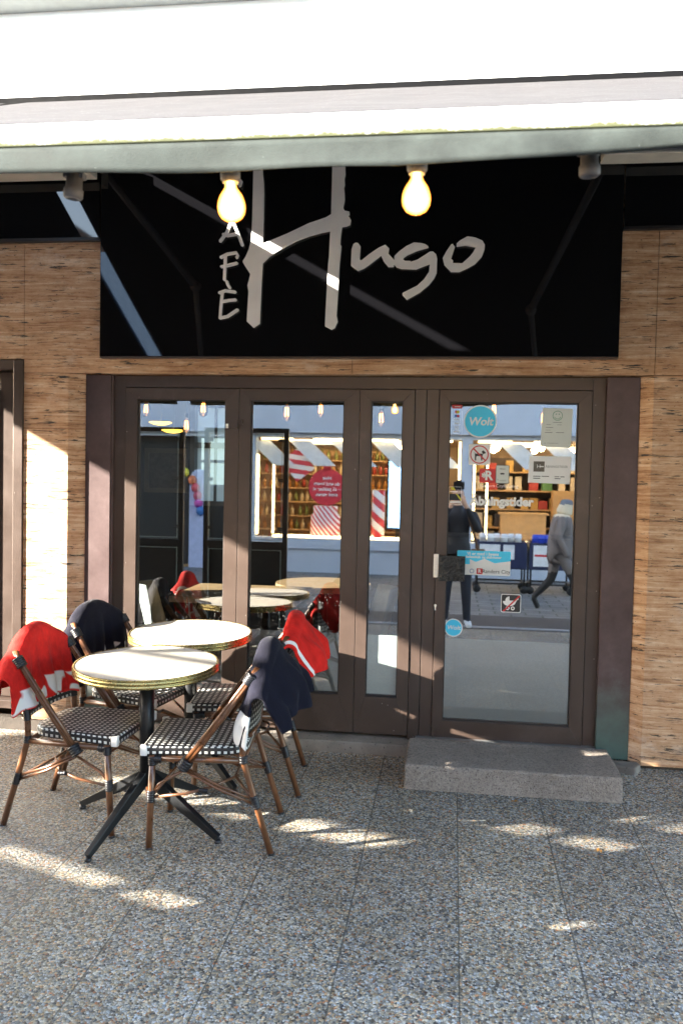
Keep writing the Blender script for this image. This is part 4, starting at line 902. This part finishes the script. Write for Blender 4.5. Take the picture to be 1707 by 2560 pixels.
b = MB(); b.box(-14, 9, Y0-.25, Y0+.12, 2.525, 3.2); S_(b, 'fascia', M_bluewhite)
b = MB(); b.box(-8, 9, Y0-.5, Y0-.002, 3.2, 5.65); S_(b, 'upper_wall', plain('opposite_brick', (.25, .12, .08), .8))
for i in range(6):
    x = -7+i*2.7; b = MB(); b.ring(x, x+1.1, 3.7, 5.2, .07, .07, .07, .07, Y0-.1, Y0+.03); wv = S_(b, 'window', M_bluewhite); b = MB(); b.quad((x+.07, .03, 3.77), (x+1.03, .03, 3.77), (x+1.03, .03, 5.13), (x+.07, .03, 5.13)); b.build('pane', M_glass, wv)
b = MB()
for (a, c) in ((-3.79, .168), (.369, 5.2)):
    b.box(a+.02, a+.06, Y0-.07, Y0-.03, .55, 2.10); b.box(a+.27, a+.31, Y0-.36, Y0-.32, .55, 2.10); b.box(a+.35, c-.1, Y0-.06, Y0-.02, .505, .545); b.box(a+.35, c-.1, Y0-.34, Y0-.3, .505, .54)
    b.box(c-.06, c-.02, Y0-.07, Y0-.03, .55, 2.40)
    x = a+.1
    while x < c-.6: b.box(x, x+.62, Y0-.07, Y0-.03, 2.385, 2.425); x += 1.02
S_(b, 'light_strip', M_led)
M_ceil = plain('shop_ceiling', (.10, .085, .07), .7); 
b = MB(); b.box(-8, 9, Y0-4.2, Y0-.3, 2.46, 2.6); b.box(-8, 9, Y0-4.3, Y0-4.2, zs, 2.6); b.box(-8, -7.9, Y0-4.2, Y0-.25, zs, 2.6); b.box(8.9, 9, Y0-4.2, Y0-.25, zs, 2.6); S_(b, 'room_shell', plain('warm_shop_wall', (.30, .22, .14), .7))
b = MB(); b.box(-8, 9, Y0-4.2, Y0-.25, zs, zs+.05); S_(b, 'room_floor', M_amber)
for x in (-5.5, -3.5, -1.5, .8, 2.6, 4.4): b = MB(); b.quad((x, Y0-1.0, 2.45), (x+1.2, Y0-1.0, 2.45), (x+1.2, Y0-3.4, 2.45), (x, Y0-3.4, 2.45)); S_(b, 'ceiling_light', emit('warm_ceiling_light', (1, .76, .46), .9))
M_vinyl = plain('white_vinyl', (.70, .72, .75), .5)
x = -3.95
while x < 5.0:
    if not (-.42 < x < .10):
        b = MB(); b.prism([(x, 2.375), (x+.42, 2.375), (x+.92, 1.90), (x+.50, 1.90)], Y0-.11, Y0-.10); S_(b, 'striped_vinyl', M_vinyl)
    x += .80
M_spot = emit('warm_spot', (1, .70, .36), 14.0)
for x in (-3.3, -2.2, -1.2, .9, 1.8, 2.6, 4.2):
    for y in (-12.6, -14.0): b = MB(); b.sphere((x, y, 2.38), .075, 10, 8); S_(b, 'ceiling_spot', M_spot)
sl_ = thing('shelf_unit', 'tall wooden shelf unit of bottles at the rear of the shop across the street', 'shelf', (0, -14.7, zs))
b = MB(); b.box(-6, -.6, -.05, 0, 0, 2.5); b.build('back_panel', M_amber, sl_)
for i in range(7): b = MB(); b.box(-6, -.6, 0, .35, .25+.33*i, .28+.33*i); b.build('shelf', M_amber, sl_)
cols = [plain('amber_bottle', (.45, .20, .04), .25), plain('red_bottle', (.35, .05, .03), .25), plain('green_bottle', (.20, .22, .06), .25), plain('pale_bottle', (.62, .50, .30), .25)]
protos = []
for m in cols:
    b = MB(); b.lathe([(.045, 0), (.045, .15), (.018, .19), (.016, .25)], seg=10); o = b.build('bottle', m); tag(o, 'bottle standing on the lit shelves of the shop across the street', 'bottle', 'bottles on the shelves across the street'); protos.append(o)
first = [True]*4; rb = random.Random(3)
for i in range(7):
    x = -5.9
    while x < -.75:
        q = rb.choice((0, 0, 1, 2, 3)) if rb.random() > .3 else (i % 4)
        o = protos[q] if first[q] else protos[q].copy()
        if not first[q]: COL.objects.link(o)
        first[q] = False; o.location = (x, -14.5, zs+.28+.33*i); x += rb.uniform(.125, .19)
b = MB(); b.box(-1.27, -.90, -11.9, -11.82, .69, 2.03); b.box(-1.30, -.87, -11.98, -11.91, .65, 2.07)
scr = thing('advert_screen', 'tall lit screen standing in the shop window across the street', 'screen', (0, 0, 0)); b.bm.clear()
b.box(-1.31, -.86, -11.98, -11.90, .64, 2.08); b.box(-1.12, -1.05, -11.98, -11.90, zs, .64); b.build('casing', M_black_metal, scr)
b = MB(); b.quad((-1.28, -11.895, .68), (-.89, -11.895, .68), (-.89, -11.895, 2.04), (-1.28, -11.895, 2.04)); b.build('display', emit('screen_blue', (.30, .62, 1.0), 1.1), scr)
M_cred = plain('candy_red', (.60, .04, .06), .35); M_cwhite = plain('candy_white', (.75, .75, .76), .35)
def bands(scale, rot):
    m, t, bb, o = newmat('candy_stripe'); v = coords(t, (1, 1, 1), rot); se = N(t, 'SeparateXYZ'); t.links.new(v, se.inputs[0])
    mu = N(t, 'Math', operation='MULTIPLY'); mu.inputs[1].default_value = scale; t.links.new(se.outputs[0], mu.inputs[0]); fr = N(t, 'Math', operation='FRACT'); t.links.new(mu.outputs[0], fr.inputs[0])
    t.links.new(ramp(t, fr.outputs[0], [(0, (.62, .05, .07)), (.5, (.80, .78, .79))], 'CONSTANT'), bb.inputs['Base Color']); bb.inputs['Roughness'].default_value = .4; return m
o = thing('round_sign', 'red round sign with white lettering in the shop window across the street', 'sign', (-2.41, -11.0, 1.49)); b = MB()
b.lathe([(.001, .02), (.36, .02), (.36, -.02), (.001, -.02)], seg=48, cap=False, smooth=False); b.box(-.05, .05, -.35, -.33, -.01, .01); bmesh.ops.rotate(b.bm, verts=b.bm.verts[:], cent=(0, 0, 0), matrix=Matrix.Rotation(R(90), 3, 'X')); b.box(-.07, .07, -.02, .02, .34, .46); b.build('disc', M_cred, o)
b = MB()
for i, s in enumerate(('Hvis', 'du end hvem', '– så pakker vi', 'med gaven')): put_text(b, s, .098, 0, .024, .17-.105*i, 0, mirror=True, bold=.002)
b.build('lettering', M_cwhite, o)
b = MB(); b.prism([(-.22, -.26), (.22, -.26), (.22, .26), (-.22, .26)], -.03, .03); o = b.build('candy_box', bands(5.5, (0, R(45), 0))); o.location = (-3.0, -11.05, 1.92); o.rotation_euler = (0, R(-38), 0); tag(o, 'tilted red and white striped panel hanging left of the red round sign across the street', 'decoration')
b = MB(); b.lathe([(.29, 0), (.29, .42), (.24, .47), (.24, .62), (.001, .62)], seg=40); o = b.build('gift_drum', bands(14, (0, R(40), 0))); o.location = (-2.46, -11.2, .5); tag(o, 'striped red and white gift drum in the shop window across the street', 'box')
b = MB(); b.lathe([(.125, 0), (.125, .95)], seg=24); o = b.build('candy_pillar', bands(4.2, (0, R(50), 0))); o.location = (-1.42, -11.2, .5); tag(o, 'thick red and white striped candy pillar beside the lit screen across the street', 'decoration')
# display furniture in the right hand shop window
b = MB(); b.box(1.0, 1.9, -12.6, -12.2, zs, 1.0); b.box(2.1, 3.6, -13.2, -12.8, zs, 1.5); b.box(.95, 1.95, -12.65, -12.15, 1.0, 1.04); tag(b.build('display_counter', M_amber), 'orange wooden display counters in the right hand shop window across the street', 'counter')

# black framed glass screens of the terrace, behind and left of the photographer
def screen(x0, x1, y, ztop, label):
    s = thing('glass_windbreak', label, 'windbreak', (0, 0, 0))
    b = MB(); b.ring(x0, x1, .0-.12, ztop, .045, .045, .045, .05, y, y+.045); b.box(x0+.046, x1-.046, y+.001, y+.044, .95, 1.01); b.build('frame', M_black_metal, s)
    b = MB(); b.ring(x0+.055, x1-.055, 1.025, ztop-.055, .008, .008, .008, .008, y+.040, y+.050); b.ring(x0+.055, x1-.055, .02, .93, .008, .008, .008, .008, y+.040, y+.050); b.build('glass_edge', plain('pane_edge', (.30, .38, .38), .3), s)
    b = MB(); b.quad((x0+.055, y+.02, 1.025), (x1-.055, y+.02, 1.025), (x1-.055, y+.02, ztop-.055), (x0+.055, y+.02, ztop-.055)); b.build('pane', glassmat('partition_glass', .06, (.9, .93, .92)), s)
    b = MB(); b.box(x0+.05, x1-.05, y+.012, y+.03, -.05, .95); b.build('lower_panel', M_inceil, s)
    for z in (1.14, 1.62, ztop-.12):
        for xx, sg in ((x0+.045, 1), (x1-.045, -1)):
            b = MB(); b.box(min(xx-sg*.004, xx+sg*.05), max(xx-sg*.004, xx+sg*.05), y+.0455, y+.058, z-.016, z+.016); c_ = b.build('clamp', M_black_metal, s)
            b = MB()
            for q in (.008, .034): b.disc((xx+sg*q, z), .005, y+.059, 10)
            b.build('screw', M_steel, c_)
    return s
screen(-3.75, -2.66, -3.02, 2.13, 'black steel windbreak with clamped glass, mirrored in the left pane')
screen(-2.45, -1.60, -3.02, 2.13, 'black steel windbreak with clamped glass, mirrored in the middle pane')
o = thing('lit_window', 'tall white lit window in the dark passage wall across the street', 'window', (-4.66, -11.08, 1.95)); b = MB(); b.ring(-.34, .34, -.5, .5, .04, .04, .04, .04, -.02, .03); b.box(-.3, .3, -.019, .029, -.03, .03); b.build('frame', plain('grey_window_frame', (.12, .125, .13), .5), o); b = MB(); b.quad((-.3, .01, -.46), (.3, .01, -.46), (.3, .01, .46), (-.3, .01, .46)); b.build('pane', emit('lit_blind', (.72, .95, .92), .22), o)
sr = thing('shelf_unit', 'dark shelf unit of boxed goods in the right hand shop window across the street', 'shelf', (2.9, -13.6, zs))
b = MB(); b.box(-2.4, 2.3, -.05, 0, 0, 2.35); b.build('back_panel', plain('dark_shelf', (.06, .045, .035), .7), sr)
for i in range(5): b = MB(); b.box(-2.4, 2.3, 0, .4, .42+.4*i, .45+.4*i); b.build('shelf', M_amber, sr)
gm = [plain(n_, c_, .5) for n_, c_ in (('ochre_box', (.42, .26, .07)), ('green_box', (.08, .20, .07)), ('dark_box', (.04, .03, .03)), ('cream_box', (.55, .48, .36)), ('red_box', (.40, .05, .04)))]; gp = {}
for i in range(5):
    x = .6
    while x < 5.0:
        q = rb.randrange(5); w_ = (.16, .22, .26, .14, .19)[q]
        if q not in gp: b = MB(); b.box(-w_/2, w_/2, -.12, .12, 0, (.24, .2, .28, .3, .18)[q]); o = b.build('goods_box', gm[q], None, .006); gp[q] = o
        else: o = gp[q].copy(); COL.objects.link(o)
        o.location = (x, -13.42, zs+.45+.4*i); tag(o, 'boxed goods standing on the dark shelves of the shop across the street', 'box', 'boxed goods across the street'); x += w_ + rb.uniform(.02, .22)
# carts with goods
M_navyp = plain('navy_plastic', (.012, .022, .075), .4); M_cartmetal = plain('dark_cart_metal', (.02, .022, .028), .4, .5); M_goods = plain('white_packs', (.72, .75, .78), .4); M_bluepk = plain('blue_packs', (.03, .07, .55), .4)
def cart(x, y, w_, label, goods):
    c = thing('goods_cart', label, 'cart', (x, y, zs), 0, 'navy carts outside the shop across the street')
    b = MB(); b.ring(-w_/2, w_/2, .42, .84, .02, .02, .001, .02, -.30, -.28); b.box(-w_/2, w_/2, -.30, -.28, .42, .84); b.box(-w_/2, w_/2, .28, .30, .42, .84); b.box(-w_/2, -w_/2+.02, -.28, .28, .42, .84); b.box(w_/2-.02, w_/2, -.28, .28, .42, .84); b.box(-w_/2, w_/2, -.28, .28, .40, .419); b.build('tub', M_navyp, c)
    b = MB()
    for sx in (-1, 1):
        for sy in (-.26, .26): b.tube([(sx*(w_/2-.03), sy, .42), (sx*(w_/2-.03), sy, .12)], .016, 8)
        b.tube([(sx*(w_/2-.03), -.26, .16), (sx*(w_/2-.03), .26, .16)], .014, 8)
    for sy in (-.26, .26): b.tube([(-w_/2+.03, sy, .16), (w_/2-.03, sy, .16)], .014, 8)
    b.build('frame', M_cartmetal, c)
    for sx in (-1, 1):
        for sy in (-.26, .26): b = MB(); b.lathe([(.02, -.018), (.06, -.018), (.065, 0), (.06, .018), (.02, .018)], seg=18); bmesh.ops.rotate(b.bm, verts=b.bm.verts[:], cent=(0,0,0), matrix=Matrix.Rotation(R(90), 3, 'X')); bmesh.ops.translate(b.bm, verts=b.bm.verts[:], vec=(sx*(w_/2-.03), sy, .065)); b.build('wheel', M_black_metal, c)
    b = MB(); b.box(-w_/2+.06, -.02, .302, .308, .46, .80); b.box(.03, w_/2-.2, .302, .306, .56, .80); b.build('price_board', M_goods, c)
    b = MB(); b.box(-w_/2+.08, -.04, .309, .311, .62, .655); b.build('price_stripe', M_cred, c)
    rg = random.Random(int(x*10))
    b = MB()
    for i in range(6): b.lathe([(.055, .80), (.06, .92), (.045, .96)], (-w_/2+.12+i*(w_-.24)/5, rg.uniform(-.1, .1), 0), 12)
    b.build('goods', goods, c)
cart(.82, -9.0, .82, 'navy cart heaped with white packs on the street, left of its twin', M_goods)
cart(1.62, -9.0, .70, 'navy cart holding blue packs on the street, beside the walking woman', M_bluepk)

# ================================================================== people
def person(name, label, joints, bones, zones, mats, loc, rz, extra=None):
    me = bpy.data.meshes.new(name); names = list(joints)
    me.from_pydata([joints[n][:3] for n in names], [(names.index(a), names.index(c)) for a, c in bones], [])
    o = bpy.data.objects.new(name, me); COL.objects.link(o)
    sk = o.modifiers.new('skin', 'SKIN'); sk.use_smooth_shade = True; me.skin_vertices.new() if not me.skin_vertices else None
    for i, n in enumerate(names):
        r = joints[n][3]; rr = r if isinstance(r, tuple) else (r, r); me.skin_vertices[0].data[i].radius = rr
    me.skin_vertices[0].data[0].use_root = True
    sb = o.modifiers.new('sub', 'SUBSURF'); sb.levels = 2; sb.render_levels = 2
    dg = bpy.context.evaluated_depsgraph_get(); nm = bpy.data.meshes.new_from_object(o.evaluated_get(dg)); o.modifiers.clear(); o.data = nm; nm.materials.clear()
    for m in mats: nm.materials.append(m)
    for p in nm.polygons: p.use_smooth = True; p.material_index = zones(p.center)
    o.location = loc; o.rotation_euler = (0, 0, rz); tag(o, label, 'person'); return o
M_jean = plain('dark_jeans', (.012, .016, .030), .85); M_jack = plain('navy_jacket', (.012, .014, .022), .7); M_skin = plain('skin', (.55, .34, .25), .5); M_hair = plain('brown_hair', (.05, .03, .02), .7); M_shoe = plain('white_shoes', (.75, .77, .80), .5); M_coat = plain('grey_down_coat', (.17, .15, .15), .8); M_blackcl = plain('black_leggings', (.010, .010, .011), .7); M_boot = plain('black_boots', (.008, .008, .008), .45); M_beanie = plain('grey_knit_hat', (.15, .17, .21), .9); M_fur = plain('pale_fur_hood', (.62, .55, .42), .95)
zf = zs
def body(J, B, s, walk=0):
    pass
J = {'pelvis': (0, 0, .92, (.15, .11)), 'belly': (0, 0, 1.08, (.15, .11)), 'chest': (0, 0, 1.30, (.19, .12)), 'neckb': (0, 0, 1.47, (.075, .07)), 'neck': (0, .01, 1.54, .055), 'head': (0, .03, 1.63, (.078, .095)), 'crown': (0, .02, 1.73, (.075, .09)),
     'shL': (-.19, 0, 1.42, .065), 'elL': (-.25, .10, 1.20, .050), 'wrL': (-.10, .27, 1.50, .033), 'haL': (-.055, .29, 1.58, (.035, .02)), 'shR': (.19, 0, 1.42, .065), 'elR': (.26, .10, 1.20, .050), 'wrR': (.10, .27, 1.50, .033), 'haR': (.055, .29, 1.58, (.035, .02)),
     'hiL': (-.10, 0, .88, .10), 'knL': (-.12, .02, .48, .068), 'anL': (-.14, 0, .10, .048), 'toL': (-.16, .16, .045, (.045, .04)), 'hiR': (.10, 0, .88, .10), 'knR': (.12, .02, .48, .068), 'anR': (.14, 0, .10, .048), 'toR': (.17, .16, .045, (.045, .04))}
for sd, sg in (('L', -1), ('R', 1)):
    for q, (dx, dz, r) in enumerate(((-.02, .055, .0085), (-.005, .065, .009), (.01, .062, .009), (.024, .05, .008))): J['f%s%d' % (sd, q)] = (sg*(.055-dx), .305, 1.60+dz-.02, r)
    J['th'+sd] = (sg*.015, .29, 1.575, .010)
B = [('pelvis', 'belly'), ('belly', 'chest'), ('chest', 'neckb'), ('neckb', 'neck'), ('neck', 'head'), ('head', 'crown')]
for sd in 'LR': B += [('chest', 'sh'+sd), ('sh'+sd, 'el'+sd), ('el'+sd, 'wr'+sd), ('wr'+sd, 'ha'+sd), ('pelvis', 'hi'+sd), ('hi'+sd, 'kn'+sd), ('kn'+sd, 'an'+sd), ('an'+sd, 'to'+sd), ('ha'+sd, 'th'+sd)] + [('ha'+sd, 'f%s%d' % (sd, q)) for q in range(4)]
def zn(c):
    if c.z < .105: return 2
    if c.z < .88: return 0
    if c.y > .24 and c.z > 1.49: return 3
    if c.z > 1.52: return 4 if (c.z > 1.69 or c.y < .0) else 3
    return 1
ph = person('person', 'person in dark jacket, jeans and white shoes photographing, mirrored in the door', J, B, zn, [M_jean, M_jack, M_shoe, M_skin, M_hair], (.08, -5.27, zf), 0)
b = MB(); b.box(-.06, .06, .27, .325, 1.575, 1.665); b.lathe([(.034, .0), (.034, .05)], (0, 0, 0), 20)
bmesh.ops.translate(b.bm, verts=[v for v in b.bm.verts if abs(v.co.z) < .06], vec=(0, 0, 0))
b.bm.clear(); b.box(-.065, .065, -.03, .02, -.045, .045); b.box(-.03, .03, -.025, .015, .045, .065); b.box(.035, .065, .02, .032, -.04, .03)
o = b.build('camera_body', M_black_metal, None, .004); o.location = (.08, -4.955-.02, 1.60); tag(o, 'black photo camera held by the person mirrored in the door', 'camera')
b = MB(); b.prism([(.10, 1.44), (.13, 1.46), (.28, .95), (.25, .93)], .11, .125); b.box(.18, .34, -.10, .12, .72, .98); o = b.build('shoulder_bag', plain('brown_leather', (.10, .05, .022), .6), None, .01); o.location = (.08, -5.27, zf); tag(o, 'brown shoulder bag worn by the person mirrored in the door', 'bag')
# walker: seen from behind and aside, mid stride towards +x
J = {'pelvis': (0, 0, .88, (.15, .17)), 'belly': (.01, 0, 1.04, (.16, .18)), 'chest': (.03, 0, 1.24, (.155, .19)), 'neckb': (.05, 0, 1.37, (.12, .13)), 'neck': (.06, 0, 1.44, .115), 'head': (.09, 0, 1.53, (.105, .095)), 'crown': (.09, 0, 1.60, (.10, .09)),
     'shL': (.03, .19, 1.33, .075), 'elL': (-.05, .24, 1.08, .062), 'wrL': (.06, .24, .88, .04), 'haL': (.09, .235, .80, (.04, .022)), 'shR': (.03, -.19, 1.33, .075), 'elR': (.02, -.24, 1.08, .062), 'wrR': (.16, -.22, .92, .04), 'haR': (.20, -.21, .85, (.04, .022)),
     'coatF': (.02, 0, .66, (.19, .20)),
     'hiL': (.02, .09, .84, .10), 'knL': (.20, .09, .50, .065), 'anL': (.30, .09, .12, .045), 'toL': (.45, .09, .05, (.04, .04)), 'hiR': (-.02, -.09, .84, .10), 'knR': (-.08, -.09, .46, .065), 'anR': (-.32, -.09, .20, .045), 'toR': (-.25, -.09, .035, (.04, .04))}
B = [('pelvis', 'belly'), ('belly', 'chest'), ('chest', 'neckb'), ('neckb', 'neck'), ('neck', 'head'), ('head', 'crown'), ('pelvis', 'coatF')]
for sd in 'LR': B += [('chest', 'sh'+sd), ('sh'+sd, 'el'+sd), ('el'+sd, 'wr'+sd), ('wr'+sd, 'ha'+sd), ('pelvis', 'hi'+sd), ('hi'+sd, 'kn'+sd), ('kn'+sd, 'an'+sd), ('an'+sd, 'to'+sd)]
def zn(c):
    if c.z < .24 : return 2
    if c.z < .56: return 0
    if c.z > 1.52: return 4
    if c.z > 1.35: return 3
    return 1
person('person', 'person walking in a long grey padded coat and grey hat, mirrored in the door', J, B, zn, [M_blackcl, M_coat, M_boot, M_fur, M_beanie], (1.50, -6.85, zs), 0)

# ================================================================== building down the street, and an added, unseen slat screen that stripes the low sun
M_brick = plain('far_brick', (.22, .11, .075), .85, 0, .2, 2)
o = thing('neighbour_building', 'brick building with flat roof further along the opposite side of the street', 'building', (-30, -11, zs))
b = MB(); b.box(-22, 21.9, -8, 0, 0, 6.95-zs); b.build('wall', M_brick, o)
for i in range(12):
    x = -20+i*3.4; b = MB(); b.ring(x, x+1.3, 1.0, 2.6, .08, .08, .08, .08, -.05, .04); wv = b.build('window', M_bluewhite, o); b = MB(); b.quad((x+.08, .02, 1.08), (x+1.22, .02, 1.08), (x+1.22, .02, 2.52), (x+.08, .02, 2.52)); b.build('pane', M_glass, wv)

rs = thing('sun_slat_blocker', 'added slat screen out of view left of the tables, shaping the sun into stripes', 'screen', (-8, -4.2, zg(-4.2)))
YP = -4.2; RR = SUN.x/SUN.y; TT = -SUN.z/SUN.y; TL = -.36*TT/(1+.36*RR)
def scr(X, Y, z): u = X - RR*(Y-YP); w_ = z + TT*(Y-YP); return u, w_ - TL*(u+8.5)
bz = lambda bb, u: bb + TL*(u+8.5)
M_sun_slat = plain('sun_slat_grey', (.10, .085, .07), .8, 0, .3, 14)
def board(u0, u1, b0, b1, name='slat'):
    if u1-u0 < .02: return
    b = MB(); b.prism([(u0+8, bz(b0, u0)-zg(YP)), (u1+8, bz(b0, u1)-zg(YP)), (u1+8, bz(b1, u1)-zg(YP)), (u0+8, bz(b1, u0)-zg(YP))], -.012, .012); b.build(name, M_sun_slat, rs)
U0, U1 = -12.2, -3.75
def slit(Xa, Ya, Xb, Yb, h):
    ua, ba = scr(Xa, Ya, 0); ub, bb = scr(Xb, Yb, 0); return ((ba+bb)/2, h*.95, min(ua, ub)-.22, max(ua, ub)+.22)
SL = [slit(-1.915, -1.53, -1.183, -1.859, .034), slit(.447, -1.733, .731, -1.885, .034), slit(-1.835, -.667, -.378, -1.121, .065), slit(-.017, -.759, .713, -1.018, .036), slit(.95, -.70, 1.5, -.88, .028)]  # openings laid out to throw the sun streaks onto the paving
SL.sort(); lo = .35
for c_, h, g0, g1 in SL:
    a, e = max(lo, c_-h/2), max(lo, c_+h/2)
    board(U0, U1, lo+.0005, a); board(U0, g0, a+.0005, e); board(g1, U1, a+.0005, e); lo = e
_, bt = scr(-1.5, -1.40, .77); board(U0, U1, lo+.0005, bt)
_, b1 = scr(-1.35, -1.03, .77); board(-10.2, -5.4, b1-.030, b1+.030, 'stripe_slat')  # added slat, placed to cast the stripe across the front table
for u in (-12.1, -10.15, -7.0, -5.5, -3.9): b = MB(); b.box(u+8-.03, u+8+.03, .013, .07, 0, bz(bt, u)-zg(YP)+.02); b.build('post', M_sun_slat, rs)
# balloons and a pale arched board in the dark passage opposite
o = thing('arched_board', 'pale blue arched board standing in the dark passage across the street', 'board', (-4.95, -10.95, zs)); b = MB()
b.prism([(-.20, 0), (.20, 0), (.20, 1.75)] + [(.20*math.cos(R(a)), 1.75+.20*math.sin(R(a))) for a in range(15, 180, 15)] + [(-.20, 1.75)], -.02, .02); b.build('panel', plain('pale_blue_board', (.45, .52, .75), .5), o)
for i, (cn, cl, x, z) in enumerate((('yellow', (.65, .60, .06), -5.22, 1.72), ('orange', (.60, .18, .08), -5.07, 1.57), ('red', (.55, .05, .08), -5.00, 1.42), ('crimson', (.45, .02, .08), -4.96, 1.27), ('magenta', (.45, .05, .35), -4.94, 1.12), ('blue', (.04, .16, .45), -4.90, .97))):
    b = MB(); b.sphere((0, 0, 0), .085, 16, 12, (1, 1, 1.12)); b.lathe([(.012, -.112), (.004, -.092)], seg=8); o = b.build('balloon', plain(cn+'_balloon', cl, .25)); o.location = (x, -10.85, z); tag(o, cn + ' balloon of the string hanging in the passage across the street', 'balloon', 'balloons across the street')
